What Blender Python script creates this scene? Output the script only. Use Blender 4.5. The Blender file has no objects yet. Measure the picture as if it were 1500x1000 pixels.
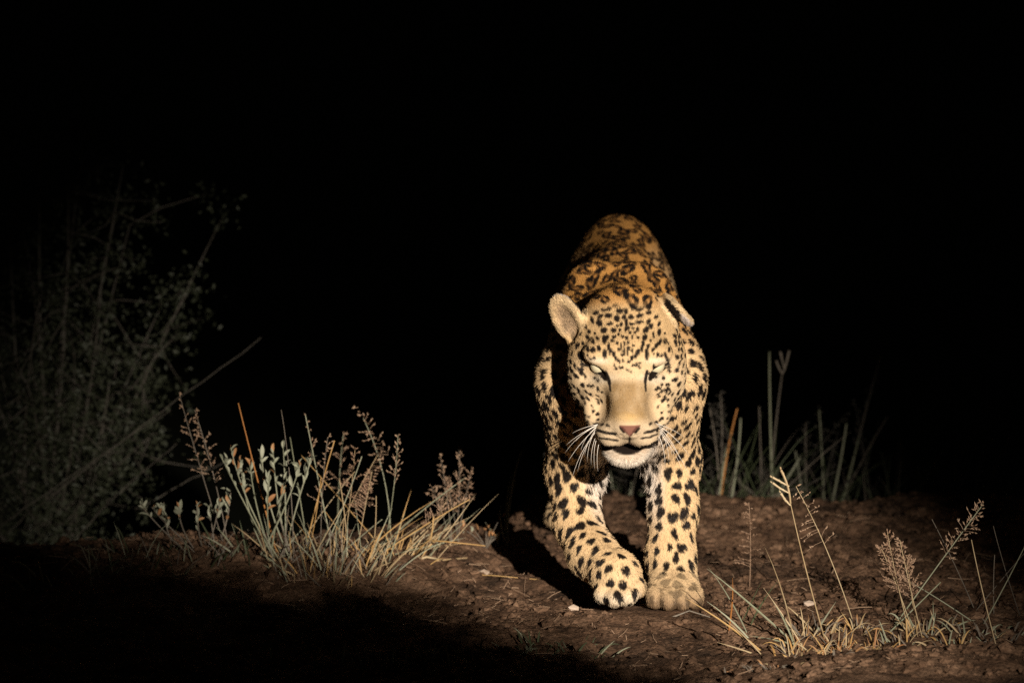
import bpy, bmesh, math, random
import numpy as np
from mathutils import Vector, kdtree

random.seed(7)
rng = np.random.default_rng(7)
R = math.radians
scn = bpy.context.scene
C = scn.collection

# ------------------------------------------------------------------ camera
CAM = np.array([0.0, -8.0, 1.4])
PITCH = math.atan(790 / 6736.0)
FPX = 6736.0                                    # focal length for a 1500 px wide frame
cam_d = bpy.data.cameras.new('camera')
cam = bpy.data.objects.new('camera', cam_d)
C.objects.link(cam)
cam.location = CAM
cam.rotation_euler = (math.pi / 2 - PITCH, 0, 0)
cam_d.sensor_width = 36
cam_d.lens = FPX / 1500 * 36
cam_d.clip_end = 2000
cam_d.dof.use_dof = True
cam_d.dof.focus_distance = 7.78
cam_d.dof.aperture_fstop = 4.5
scn.camera = cam

# ------------------------------------------------------------------ night sky
world = bpy.data.worlds.new('World')
scn.world = world
world.use_nodes = True
wn = world.node_tree
sky = wn.nodes.new('ShaderNodeTexSky')
sky.sky_type = 'NISHITA'
sky.sun_disc = False
sky.sun_elevation = R(2)
sky.sun_rotation = R(200)
wn.links.new(sky.outputs[0], wn.nodes['Background'].inputs[0])
wn.nodes['Background'].inputs[1].default_value = 0.004

# ------------------------------------------------------------------ the spotlight on the vehicle
LAMP = np.array([1.75, -8.0, 2.15])
AIM = np.array([0.12, 0.0, 0.25])
sl = bpy.data.lights.new('spotlight', 'SPOT')
sl.energy = 5600
sl.color = (1.0, 0.90, 0.785)
sl.shadow_soft_size = 0.02
sl.spot_size = R(12.0)
sl.spot_blend = 1.0
so = bpy.data.objects.new('spotlight', sl)
C.objects.link(so)
so.location = LAMP
so.rotation_euler = Vector(AIM - LAMP).to_track_quat('-Z', 'Y').to_euler()

scn.view_settings.view_transform = 'Standard'
scn.view_settings.look = 'None'
scn.view_settings.exposure = 0.0
scn.view_settings.gamma = 1.0
scn.cycles.max_bounces = 6
scn.cycles.use_denoising = False

# ------------------------------------------------------------------ helpers
def at(px, py, Y):
    """point at depth Y that the lens puts at (px, py) of the 1500 x 1000 frame"""
    u, v = px - 750.0, 500.0 - py
    ry = math.cos(PITCH) * FPX + math.sin(PITCH) * v
    rz = -math.sin(PITCH) * FPX + math.cos(PITCH) * v
    t = (Y - CAM[1]) / ry
    return np.array([CAM[0] + u * t, Y, CAM[2] + rz * t])

def gnd(px, py):
    """point of the level ground at (px, py)"""
    u, v = px - 750.0, 500.0 - py
    ry = math.cos(PITCH) * FPX + math.sin(PITCH) * v
    rz = -math.sin(PITCH) * FPX + math.cos(PITCH) * v
    t = -CAM[2] / rz
    return np.array([CAM[0] + u * t, CAM[1] + ry * t, 0.0])

def tag(o, label=None, cat=None, group=None, kind=None):
    if label: o['label'] = label
    if cat: o['category'] = cat
    if group: o['group'] = group
    if kind: o['kind'] = kind
    return o

def link(name, me, m=None, parent=None, smooth=True):
    o = bpy.data.objects.new(name, me)
    C.objects.link(o)
    if m is not None and len(me.materials) == 0: me.materials.append(m)
    if parent is not None:
        o.parent = parent
        o.matrix_parent_inverse = PINV[parent.name]
    return o

from mathutils import Matrix
PINV = {}
def thing(name, loc, label, cat, group=None):
    o = bpy.data.objects.new(name, None)
    C.objects.link(o)
    o.empty_display_size = 0.05
    o.location = loc
    PINV[o.name] = Matrix.Translation(-Vector(loc))
    return tag(o, label, cat, group)

def mesh(name, v, f, smooth=True):
    me = bpy.data.meshes.new(name)
    me.from_pydata([tuple(map(float, p)) for p in v], [], f)
    if smooth: me.polygons.foreach_set('use_smooth', [True] * len(me.polygons))
    me.update()
    return me

def sstep(a, b, x):
    t = np.clip((x - a) / (b - a), 0, 1)
    return t * t * (3 - 2 * t)

# value noise -------------------------------------------------------
_perm = np.random.default_rng(3).random(4096)
def _h(ix, iy, iz):
    return _perm[(ix * 73856093 ^ iy * 19349663 ^ iz * 83492791) & 4095]
def vnoise(x, y, z=None):
    z = np.zeros_like(x) if z is None else z
    ix, iy, iz = (np.floor(q).astype(np.int64) for q in (x, y, z))
    fx, fy, fz = x - ix, y - iy, z - iz
    fx, fy, fz = (q * q * (3 - 2 * q) for q in (fx, fy, fz))
    r = 0
    for a in (0, 1):
        for b in (0, 1):
            for c in (0, 1):
                w = (fx if a else 1 - fx) * (fy if b else 1 - fy) * (fz if c else 1 - fz)
                r = r + w * _h(ix + a, iy + b, iz + c)
    return r * 2 - 1
def fbm(x, y, n=4, gain=.5):
    r = 0; a = 1.0
    for k in range(n):
        r = r + a * vnoise(x + 17.3 * k, y - 9.1 * k)
        x, y, a = x * 2.03, y * 2.03, a * gain
    return r

# materials ---------------------------------------------------------
def material(name):
    m = bpy.data.materials.new(name)
    m.use_nodes = True
    return m, m.node_tree.nodes, m.node_tree.links, m.node_tree.nodes['Principled BSDF']

def plant_mat(name, c1, c2, scale=60, rough=.6, trans=.0, spec=.25):
    """plant tissue: two colours mixed by a fine noise, with a per-object shift"""
    m, n, l, b = material(name)
    tc = n.new('ShaderNodeTexCoord'); nz = n.new('ShaderNodeTexNoise')
    nz.inputs['Scale'].default_value = scale; nz.inputs['Detail'].default_value = 3
    l.new(tc.outputs['Object'], nz.inputs['Vector'])
    oi = n.new('ShaderNodeObjectInfo')
    ad = n.new('ShaderNodeMath'); ad.operation = 'MULTIPLY_ADD'
    ad.inputs[1].default_value = .55; ad.inputs[2].default_value = -.27
    l.new(oi.outputs['Random'], ad.inputs[0])
    a2 = n.new('ShaderNodeMath'); a2.operation = 'ADD'; a2.use_clamp = True
    l.new(nz.outputs['Fac'], a2.inputs[0]); l.new(ad.outputs[0], a2.inputs[1])
    mx = n.new('ShaderNodeMix'); mx.data_type = 'RGBA'
    mx.inputs[6].default_value = (*c1, 1); mx.inputs[7].default_value = (*c2, 1)
    l.new(a2.outputs[0], mx.inputs[0]); l.new(mx.outputs[2], b.inputs['Base Color'])
    b.inputs['Roughness'].default_value = rough
    b.inputs['Specular IOR Level'].default_value = spec
    return m

def soil_mat():
    m, n, l, b = material('dry_reddish_soil')
    tc = n.new('ShaderNodeTexCoord')
    n1 = n.new('ShaderNodeTexNoise'); n1.inputs['Scale'].default_value = 14; n1.inputs['Detail'].default_value = 8
    n1.inputs['Roughness'].default_value = .7
    n2 = n.new('ShaderNodeTexNoise'); n2.inputs['Scale'].default_value = 160; n2.inputs['Detail'].default_value = 4
    for q in (n1, n2): l.new(tc.outputs['Object'], q.inputs['Vector'])
    r1 = n.new('ShaderNodeValToRGB')
    e = r1.color_ramp.elements
    e[0].position = .33; e[0].color = (.042, .027, .018, 1)
    e[1].position = .66; e[1].color = (.225, .140, .088, 1)
    q = e.new(.5); q.color = (.125, .074, .045, 1)
    n3 = n.new('ShaderNodeTexNoise'); n3.inputs['Scale'].default_value = 3.2; n3.inputs['Detail'].default_value = 5
    l.new(tc.outputs['Object'], n3.inputs['Vector'])
    a3 = n.new('ShaderNodeMath'); a3.operation = 'MULTIPLY_ADD'; a3.inputs[1].default_value = .55; a3.inputs[2].default_value = -.275
    l.new(n3.outputs['Fac'], a3.inputs[0])
    a4 = n.new('ShaderNodeMath'); a4.operation = 'ADD'; l.new(n1.outputs['Fac'], a4.inputs[0]); l.new(a3.outputs[0], a4.inputs[1])
    l.new(a4.outputs[0], r1.inputs[0])
    mx = n.new('ShaderNodeMix'); mx.data_type = 'RGBA'; mx.blend_type = 'MULTIPLY'; mx.inputs[0].default_value = .65
    r2 = n.new('ShaderNodeValToRGB'); e = r2.color_ramp.elements
    e[0].position = .32; e[0].color = (.35, .33, .32, 1); e[1].position = .62; e[1].color = (1.25, 1.2, 1.15, 1)
    l.new(n2.outputs['Fac'], r2.inputs[0])
    l.new(r1.outputs[0], mx.inputs[6]); l.new(r2.outputs[0], mx.inputs[7])
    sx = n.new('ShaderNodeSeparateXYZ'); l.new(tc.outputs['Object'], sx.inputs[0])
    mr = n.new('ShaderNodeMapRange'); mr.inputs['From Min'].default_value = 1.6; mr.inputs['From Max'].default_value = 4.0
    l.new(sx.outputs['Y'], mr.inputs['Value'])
    gm = n.new('ShaderNodeMix'); gm.data_type = 'RGBA'; gm.inputs[7].default_value = (.022, .024, .014, 1)   # dark scrub tint, painted in so the far plain reads unlit
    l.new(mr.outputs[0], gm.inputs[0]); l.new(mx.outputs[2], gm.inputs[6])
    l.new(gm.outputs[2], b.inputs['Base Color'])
    b.inputs['Roughness'].default_value = .95
    b.inputs['Specular IOR Level'].default_value = .1
    bp = n.new('ShaderNodeBump'); bp.inputs['Strength'].default_value = .8; bp.inputs['Distance'].default_value = .006
    l.new(n2.outputs['Fac'], bp.inputs['Height']); l.new(bp.outputs[0], b.inputs['Normal'])
    return m

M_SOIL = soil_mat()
M_STRAW = plant_mat('dry_straw', (.30, .20, .095), (.48, .38, .23))
M_GOLD = plant_mat('golden_straw', (.40, .22, .07), (.50, .33, .14))
M_ORANGE = plant_mat('orange_stem', (.36, .14, .035), (.44, .20, .06))
M_GREY = plant_mat('grey_green_grass', (.16, .17, .10), (.34, .34, .24))
M_GREEN = plant_mat('green_grass', (.035, .045, .020), (.085, .10, .050))
M_PALE = plant_mat('pale_leaf', (.20, .215, .14), (.38, .38, .28), scale=90)
M_RUST = plant_mat('rusty_dead_leaf', (.30, .13, .05), (.42, .24, .11))
M_SEED = plant_mat('seed_husk', (.26, .15, .09), (.42, .29, .19))
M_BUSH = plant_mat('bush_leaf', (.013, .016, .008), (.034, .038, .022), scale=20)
M_TWIG = plant_mat('grey_twig', (.10, .085, .065), (.24, .20, .155))
M_BARK = plant_mat('dark_bark', (.030, .026, .020), (.080, .070, .055))
M_STONE = plant_mat('pale_stone', (.42, .30, .21), (.62, .50, .40), scale=80)

# ------------------------------------------------------------------ ground
def height(x, y):
    x = np.asarray(x, float); y = np.asarray(y, float)
    near = np.exp(-((x - .1) / 2.4) ** 2 - ((y) / 2.4) ** 2)
    foot = 1 - .8 * np.exp(-((x - .24) / .14) ** 2 - ((y + .05) / .18) ** 2)
    h = .017 * fbm(x * 2.0, y * 5.0, 3) + .0085 * fbm(x * 9 + 4, y * 17, 3) * (.55 + .9 * vnoise(x * 1.7, y * 2.3 + 3) ** 2)
    pit = sstep(.25, .75, fbm(x * 22, y * 30 + 2, 2)) * sstep(-.2, .5, vnoise(x * 3.1 + 7, y * 5.0))
    h = h - .011 * pit + .0045 * fbm(x * 48, y * 64 + 8, 2)
    h = h * near * foot
    # a low lip of the wheel track along the near edge, right of the cat
    lip = y + .57 + .05 * fbm(x * 3.1 + 5, x * 0 + 2, 3)
    h = h + .042 * sstep(.05, -.06, lip) * sstep(.25, .6, x)
    # raised verge carrying the dry grass, left of the cat
    h = h + .035 * sstep(.05, .30, y + .05 * fbm(x * 4, x * 0, 2)) * sstep(.02, -.18, x)
    # the verge falls away behind and the plain lies lower
    edge = .50 + .68 * sstep(-.16, .08, x) + .10 * fbm(x * 3.3, x * 0 + 1, 3)
    h = h - .27 * (np.minimum(y, 6) - edge).clip(0)
    h = h + .25 * fbm(x * .06, y * .06, 3) * sstep(5, 20, np.hypot(x, y))
    h = h - .10 * sstep(-2.2, -5, y)
    return h

def axis(lo, hi, step, far, g):
    core = list(np.arange(lo, hi, step)); s = step
    up = []; p = core[-1]
    while p < far: s *= g; p += s; up.append(p)
    s = step; dn = []; p = core[0]
    while p > -far: s *= g; p -= s; dn.append(p)
    return np.array(dn[::-1] + core + up)
gx = axis(-1.05, 1.15, .0085, 400, 1.13)
gy = axis(-1.0, 1.7, .0085, 400, 1.13)
GX, GY = np.meshgrid(gx, gy, indexing='ij')
GZ = height(GX, GY)
nx_, ny_ = GX.shape
me = bpy.data.meshes.new('ground')
idx = np.arange(nx_ * ny_).reshape(nx_, ny_)
quads = np.stack([idx[:-1, :-1], idx[1:, :-1], idx[1:, 1:], idx[:-1, 1:]], -1).reshape(-1, 4)
def np_mesh(me, V, Q):
    k = Q.shape[1]
    me.vertices.add(len(V)); me.vertices.foreach_set('co', np.asarray(V, np.float32).ravel())
    me.loops.add(Q.size); me.loops.foreach_set('vertex_index', Q.astype(np.int32).ravel())
    me.polygons.add(len(Q))
    me.polygons.foreach_set('loop_start', np.arange(0, Q.size, k, dtype=np.int32))
    me.polygons.foreach_set('use_smooth', np.ones(len(Q), bool))
    me.update(calc_edges=True); me.validate()
np_mesh(me, np.stack([GX, GY, GZ], -1).reshape(-1, 3), quads)
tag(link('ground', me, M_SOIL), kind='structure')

# loose clods and grit
def ico():
    bm = bmesh.new(); bmesh.ops.create_icosphere(bm, subdivisions=1, radius=1)
    v = np.array([p.co[:] for p in bm.verts]); f = np.array([[q.index for q in p.verts] for p in bm.faces]); bm.free()
    return v, f
iv, if_ = ico()
def scatter_lumps(name, n, xr, yr, smin, smax, mat, power=3.0):
    x = rng.uniform(*xr, n); y = rng.uniform(*yr, n)
    s = smin + (smax - smin) * rng.random(n) ** power
    keep = np.hypot((x - .24) / .11, (y + .05) / .16) > 1
    x, y, s = x[keep], y[keep], s[keep]; n = len(x)
    z = height(x, y) + s * .15
    J = 1 + .35 * (rng.random((n, len(iv), 1)) - .5) * 2
    sc = np.stack([s * rng.uniform(.8, 1.6, n), s * rng.uniform(.7, 1.3, n), s * rng.uniform(.45, .9, n)], -1)
    a = rng.uniform(0, 6.28, n); ca, sa = np.cos(a), np.sin(a)
    P = iv[None] * J * sc[:, None]
    P = np.stack([P[..., 0] * ca[:, None] - P[..., 1] * sa[:, None], P[..., 0] * sa[:, None] + P[..., 1] * ca[:, None], P[..., 2]], -1)
    P = P + np.stack([x, y, z], -1)[:, None]
    F = if_[None] + (np.arange(n) * len(iv))[:, None, None]
    m = bpy.data.meshes.new(name)
    np_mesh(m, P.reshape(-1, 3), F.reshape(-1, 3))
    m.polygons.foreach_set('use_smooth', np.zeros(len(m.polygons), bool))
    return link(name, m, mat)
tag(scatter_lumps('soil_clods', 24000, (-1.0, 1.1), (-.95, 1.25), .0010, .0105, M_SOIL, 5.0),
    'loose reddish soil crumbs scattered over the track', 'soil', kind='stuff')

tag(scatter_lumps('earth_lumps', 800, (-.6, 1.1), (-.9, 1.15), .003, .017, M_SOIL, 2.5),
    'scattered larger earth lumps on the track', 'soil', kind='stuff')

# ------------------------------------------------------------------ leopard
# signed-distance modelling: one continuous body, meshed by surface nets
PR = []          # (kind, k, fn, lo, hi, is_head)
def smin(a, b, k):
    h = np.maximum(k - np.abs(a - b), 0) / k
    return np.minimum(a, b) - h * h * k * .25
def add_cone(a, b, ra, rb, k=.03, head=False):
    a = np.array(a, float); b = np.array(b, float); ba = b - a; d2 = ba @ ba
    def fn(p):
        pa = p - a
        t = np.clip(pa @ ba / d2, 0, 1)
        return np.sqrt(((pa - t[:, None] * ba) ** 2).sum(1)) - (ra + (rb - ra) * t)
    m = max(ra, rb) + k + .02
    PR.append(('u', k, fn, np.minimum(a, b) - m, np.maximum(a, b) + m, head))
def ell_fn(c, r, Rm):
    def fn(p):
        q = (p - c) @ Rm
        k0 = np.sqrt(((q / r) ** 2).sum(1)); k1 = np.sqrt(((q / (r * r)) ** 2).sum(1))
        return k0 * (k0 - 1) / np.maximum(k1, 1e-6)
    return fn
def add_ell(c, r, k=.03, Rm=None, op='u', head=False):
    c = np.array(c, float); r = np.array(r, float); Rm = np.eye(3) if Rm is None else Rm
    m = np.abs(Rm) @ r + k + .02
    PR.append((op, k, ell_fn(c, r, Rm), c - m, c + m, head))

# head frame: columns right, forward, up
TH = R(35)
HM = np.array([[1, 0, 0], [0, -math.cos(TH), -math.sin(TH)], [0, -math.sin(TH), math.cos(TH)]]).T
EYE_MID = at(919.5, 545, -.30)
HO = EYE_MID - HM @ np.array([0, .075, .015])
def hl(x, f, u): return HO + HM @ np.array([x, f, u])
def hrot(ax):
    """axes given in head coordinates -> world rotation (columns)"""
    A = np.array([np.array(v, float) / np.linalg.norm(v) for v in ax]).T
    return HM @ A
XC = .195
# torso
add_ell((XC, .14, .415), (.100, .24, .138), .04)
add_ell((XC + .004, .48, .415), (.104, .32, .138), .04)
add_ell((XC + .010, .82, .440), (.110, .22, .150), .04)
add_cone((XC - .006, .10, .508), (XC + .004, .46, .520), .045, .050, .05)
add_cone((XC + .004, .46, .520), (XC + .012, .84, .556), .050, .046, .05)
# neck and brisket
add_cone((XC, .03, .462), hl(0, -.045, -.005), .092, .076, .05)
add_cone(hl(0, -.055, .004), (XC, .10, .490), .046, .055, .05)
add_ell(at(916, 585, -.02), (.095, .11, .105), .05)
# forelegs ---- leopard's right (image left), swinging forward
sL, eL, wL = at(846, 560, -.06), at(842, 690, .07), at(846, 768, .02)
add_cone(at(866, 420, .09), sL, .042, .062, .06)
add_cone(sL, eL, .062, .047, .05)
add_cone(eL, wL, .047, .0395, .03)
pwL = at(898, 838, -.10)
kL = at(868, 812, -.04)
add_cone(wL, kL, .0390, .041, .02)
add_cone(kL, pwL, .041, .040, .02)
add_ell(at(905, 846, -.115), (.041, .038, .043), .02)
for px, py, dy in ((884, 868, -.13), (901, 873, -.145), (919, 871, -.145), (932, 860, -.13)):
    add_ell(at(px, py, dy), (.0170, .024, .018), .006)
# leopard's left (image right), planted
sR, eR, mR, wR = at(970, 552, -.05), at(984, 675, .07), at(986, 745, .04), at(982, 815, .01)
add_cone(at(944, 424, .09), sR, .040, .064, .06)
add_cone(sR, eR, .064, .046, .05)
add_cone(eR, mR, .046, .039, .03)
add_cone(mR, wR, .039, .038, .03)
pR = np.array([at(986, 860, 0)[0], -.015, .030])
add_cone(wR, pR + (0, 0, .012), .038, .040, .03)
add_ell(pR + (0, -.035, 0), (.045, .050, .029), .02)
for dx, dy in ((-.034, -.072), (-.0115, -.088), (.0115, -.088), (.034, -.072)):
    add_ell(pR + (dx, dy, -.007), (.0160, .026, .021), .005)
# hind legs
for hx, dy in ((.272, .06), (.128, -.05)):
    y0 = .86 + dy
    add_ell((hx, y0, .36), (.050, .12, .125), .04)
    lx = hx + (.036 if hx > XC else -.030)
    add_cone((hx, y0 - .05, .33), (lx, y0 + .10, .175), .050, .028, .03)
    add_cone((lx, y0 + .10, .175), (lx, y0 + .02, .045), .028, .026, .02)
    add_ell((lx, y0 - .03, .028), (.036, .065, .026), .02)
# tail hanging behind
add_cone((XC + .01, 1.06, .50), (XC + .02, 1.24, .36), .036, .028, .03)
add_cone((XC + .02, 1.24, .36), (XC + .03, 1.30, .16), .028, .024, .02)
add_cone((XC + .03, 1.30, .16), (XC + .03, 1.42, .10), .024, .022, .02)
# head
def he(c, r, k=.02, ax=None, op='u'):
    add_ell(hl(*c), r, k, HM if ax is None else hrot(ax), op, True)
he((0, -.010, .006), (.082, .100, .064), .03)
for s in (-1, 1):
    he((s * .060, .012, -.032), (.042, .060, .060), .03)          # cheeks
    he((s * .060, .032, -.055), (.030, .045, .042), .02)
    he((s * .048, .056, .041), (.026, .024, .014), .022)          # brow
    he((s * .046, .072, -.018), (.026, .028, .020), .02)          # under the eye
    he((s * .026, .138, -.057), (.028, .036, .027), .010)         # whisker pads
    he((s * .056, .088, -.060), (.018, .035, .024), .02)
add_cone(hl(0, .050, .014), hl(0, .148, -.024), .045, .029, .025, True)   # bridge
he((0, .110, -.046), (.046, .050, .036), .02)
he((0, .168, -.030), (.019, .014, .013), .010)                    # nose
he((0, .114, -.122), (.036, .042, .019), .012)                    # chin
add_cone(hl(0, .10, -.118), hl(0, -.01, -.075), .036, .060, .03, True)    # jaw
he((0, .146, -.0945), (.044, .058, .0080), .006, op='s')          # open mouth
MOUTH = PR[-1][2]
he((0, .180, -.062), (.0030, .016, .018), .004, op='s')           # philtrum
for s in (-1, 1):
    he((s * .057, .123, -.022), (.020, .026, .024), .022, op='s')     # hollow between muzzle and cheek
    he((s * .074, .078, .004), (.014, .020, .014), .022, op='s')      # temple, behind the eye
EYE_F = {}
for s in (-1, 1):
    fr = np.linspace(.13, .03, 200); pp = np.array([hl(s * .048, f, .0205) for f in fr])
    D0 = np.full(200, .5)
    for op, k, fn, a, b, hd in PR:
        if op == 'u': D0 = smin(D0, fn(pp), k)
    EYE_F[s] = ef = fr[np.argmax(D0 < 0)]
    he((s * .048, ef, .0210), (.0140, .014, .0050), .004,
       ax=[(1, 0, s * .20), (0, 1, 0), (-s * .20, 0, 1)], op='s')  # eye opening
    he((s * .012, .183, -.034), (.0045, .006, .0035), .003, op='s')
# ears: cupped plates. image left: turned outward, open to the front; image right: laid back
VH = np.array([0, -.47, .88])                                      # face-plane "up"
EARS = [((-.098, -.034, .035), (-.48, .80, .20), -.48, .88, (.030, .0125, .048)),
        ((.086, -.050, .046), (.66, -.40, .46), .78, .50, (.029, .0115, .037))]
EARW = []
for c, nrm, ex, ev, r in EARS:
    nn = np.array(nrm, float); nn /= np.linalg.norm(nn)
    lg = np.array([1.0, 0, 0]) * ex + VH * ev; lg -= nn * (lg @ nn); lg /= np.linalg.norm(lg)
    ax = [np.cross(nn, lg), nn, lg]
    he(c, r, .014, ax)
    he(tuple(np.array(c) + nn * .0135), (r[0] * .78, .0135, r[2] * .80), .005, ax, 's')
    EARW.append((hl(*c), hrot(ax), r))

def sdf(P, head=None):
    D = np.full(len(P), .5)
    for op, k, fn, lo, hi, h in PR:
        if head is not None and h != head: continue
        ix = np.nonzero(((P > lo) & (P < hi)).all(1))[0]
        if len(ix) == 0: continue
        d = fn(P[ix])
        D[ix] = smin(D[ix], d, k) if op == 'u' else -smin(-D[ix], d, k)
    return D
def sdf_grad(P, e=.0012):
    G = np.zeros_like(P)
    for s in ((1, -1, -1), (-1, -1, 1), (-1, 1, -1), (1, 1, 1)):
        s = np.array(s, float)
        G += s * sdf(P + e * s)[:, None]
    return G / np.maximum(np.linalg.norm(G, axis=1), 1e-9)[:, None]

h = .0055
lo = np.array([-.02, -.56, -.015]); n3 = np.ceil((np.array([.42, 1.48, .68]) - lo) / h).astype(int)
V = np.full(n3, .5, np.float32)
for op, k, fn, a, b, hd in PR:
    i0 = np.clip(np.floor((a - lo) / h).astype(int), 0, n3); i1 = np.clip(np.ceil((b - lo) / h).astype(int), 0, n3)
    ax = [lo[d] + h * np.arange(i0[d], i1[d]) for d in range(3)]
    g = np.stack(np.meshgrid(*ax, indexing='ij'), -1).reshape(-1, 3)
    if len(g) == 0: continue
    d = fn(g).reshape([len(q) for q in ax])
    sl3 = tuple(slice(i0[d_], i1[d_]) for d_ in range(3))
    V[sl3] = smin(V[sl3], d, k) if op == 'u' else -smin(-V[sl3], d, k)

def surface_nets(V, lo, h):
    S = V < 0
    c = np.zeros(np.array(V.shape) - 1, np.int8)
    for i in (0, 1):
        for j in (0, 1):
            for k in (0, 1):
                c += S[i:V.shape[0] - 1 + i, j:V.shape[1] - 1 + j, k:V.shape[2] - 1 + k]
    act = np.argwhere((c > 0) & (c < 8))
    vid = np.full(c.shape, -1, np.int64); vid[tuple(act.T)] = np.arange(len(act))
    acc = np.zeros((len(act), 3)); cnt = np.zeros(len(act))
    cor = [(i, j, k) for i in (0, 1) for j in (0, 1) for k in (0, 1)]
    for a in cor:
        for b in cor:
            if sum(abs(p - q) for p, q in zip(a, b)) != 1 or a > b: continue
            va = V[tuple((act + a).T)]; vb = V[tuple((act + b).T)]
            m = (va < 0) != (vb < 0)
            t = np.where(m, va / np.where(m, va - vb, 1), 0)
            p = np.array(a) + t[:, None] * (np.array(b) - np.array(a))
            acc += np.where(m[:, None], p, 0); cnt += m
    P = lo + h * (act + acc / cnt[:, None])
    Q = []
    for d in range(3):
        o1, o2 = [q for q in range(3) if q != d]
        s0 = [slice(None)] * 3; s1 = [slice(None)] * 3
        s0[d] = slice(0, -1); s1[d] = slice(1, None)
        ch = S[tuple(s0)] != S[tuple(s1)]
        e = np.argwhere(ch)
        e = e[(e[:, o1] > 0) & (e[:, o2] > 0) & (e[:, o1] < c.shape[o1]) & (e[:, o2] < c.shape[o2])]
        ins = S[tuple(e.T)]
        def cell(a, b):
            q = e.copy(); q[:, o1] -= a; q[:, o2] -= b
            return vid[tuple(q.T)]
        qd = np.stack([cell(1, 1), cell(0, 1), cell(0, 0), cell(1, 0)], -1)
        flip = ins if d != 1 else ~ins
        qd[~flip] = qd[~flip][:, ::-1]
        Q.append(qd)
    Q = np.concatenate(Q)
    return P, Q[(Q >= 0).all(1)]
VP, VQ = surface_nets(V, lo, h)

def subdivide(P, Q):
    E = np.stack([Q, np.roll(Q, -1, 1)], -1).reshape(-1, 2); E.sort(1)
    U, inv = np.unique(E[:, 0] * len(P) + E[:, 1], return_inverse=True)
    ea, eb = U // len(P), U % len(P)
    n = len(P); ne = len(U)
    P2 = np.concatenate([P, (P[ea] + P[eb]) / 2, P[Q].mean(1)])
    ei = inv.reshape(-1, 4) + n; fi = np.arange(len(Q)) + n + ne
    q = [np.stack([Q[:, i], ei[:, i], fi, ei[:, i - 1]], -1) for i in range(4)]
    return P2, np.concatenate(q)
def project(P, it):
    for _ in range(it):
        P = P - np.clip(sdf(P), -.006, .006)[:, None] * sdf_grad(P)
    return P
VP = project(VP, 1)
VP, VQ = subdivide(VP, VQ)
VP = project(VP, 1)

# hair roots by area
tri = np.concatenate([VQ[:, [0, 1, 2]], VQ[:, [0, 2, 3]]])
A, B_, C_ = VP[tri[:, 0]], VP[tri[:, 1]], VP[tri[:, 2]]
area = np.linalg.norm(np.cross(B_ - A, C_ - A), axis=1) / 2
cen = (A + B_ + C_) / 3
wgt = area * np.where(cen[:, 1] > .55, .5, 1.0) * np.where((cen[:, 1] < -.12) & (cen[:, 2] > .2), 3.0, 1.0)
NH = 420000
ti = rng.choice(len(tri), NH, p=wgt / wgt.sum())
u, v = rng.random(NH), rng.random(NH); sw = u + v > 1; u[sw], v[sw] = 1 - u[sw], 1 - v[sw]
HP = A[ti] + u[:, None] * (B_ - A)[ti] + v[:, None] * (C_ - A)[ti]

# ---- coat pattern evaluated on every mesh vertex and every hair root
PT = np.concatenate([VP, HP]); NV = len(VP)
NM = sdf_grad(PT, .0025)
dh, db = sdf(PT, True), sdf(PT, False)
headw = sstep(.012, -.004, dh - db)
L = (PT - HO) @ HM                                  # head coordinates x, f, u
LN = NM @ HM
PHI = TH - R(7.0)
SC = 869.0
dC = PT - CAM                                       # frontal chart of the face, in units of the landmark sheet
wC = dC[:, 1] * math.cos(PITCH) - dC[:, 2] * math.sin(PITCH)
fx = 750 + FPX * dC[:, 0] / wC
fy = 500 - FPX * (dC[:, 1] * math.sin(PITCH) + dC[:, 2] * math.cos(PITCH)) / wC
facing = LN[:, 2] * math.sin(PHI) + LN[:, 1] * math.cos(PHI)
face = headw * sstep(.0, .25, facing)
ishead = headw > .5
earm = np.zeros(len(PT)); earb = np.zeros(len(PT)); eart = np.zeros(len(PT))
for i, (c, Rm, r) in enumerate(EARW):
    q = (PT - c) @ Rm / r
    near = (np.linalg.norm(q * (1, .55, 1), axis=1) < 1.25) & (dh < db + .02) & (q[:, 2] > -.75)
    w = near * sstep(-.75, -.35, q[:, 2])
    earm = np.maximum(earm, w)
    back = w * sstep(.15, -.15, (NM * Rm[:, 1]).sum(1))
    earb = np.maximum(earb, back * sstep(-.6, -.4, q[:, 2]))
    eart = np.maximum(eart, back * sstep(.55, .72, q[:, 2]))

# hair direction
noseL = np.array([0, .20, -.045])
fl = L - noseL; fl /= np.linalg.norm(fl, axis=1)[:, None]
fl_w = fl @ HM.T
legw = sstep(.44, .34, PT[:, 2])
bflow = np.stack([np.zeros(len(PT)), 1 - .85 * legw, -.25 - .75 * legw], -1)
flow = np.where(ishead[:, None], fl_w, bflow)
for c, Rm, r in EARW:
    q = (PT - c) @ Rm / r
    near = np.linalg.norm(q * (1, .55, 1), axis=1) < 1.25
    flow[near] = .5 * flow[near] + Rm[:, 2]
flow -= NM * (flow * NM).sum(1)[:, None]
flow /= np.maximum(np.linalg.norm(flow, axis=1), 1e-6)[:, None]

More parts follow.
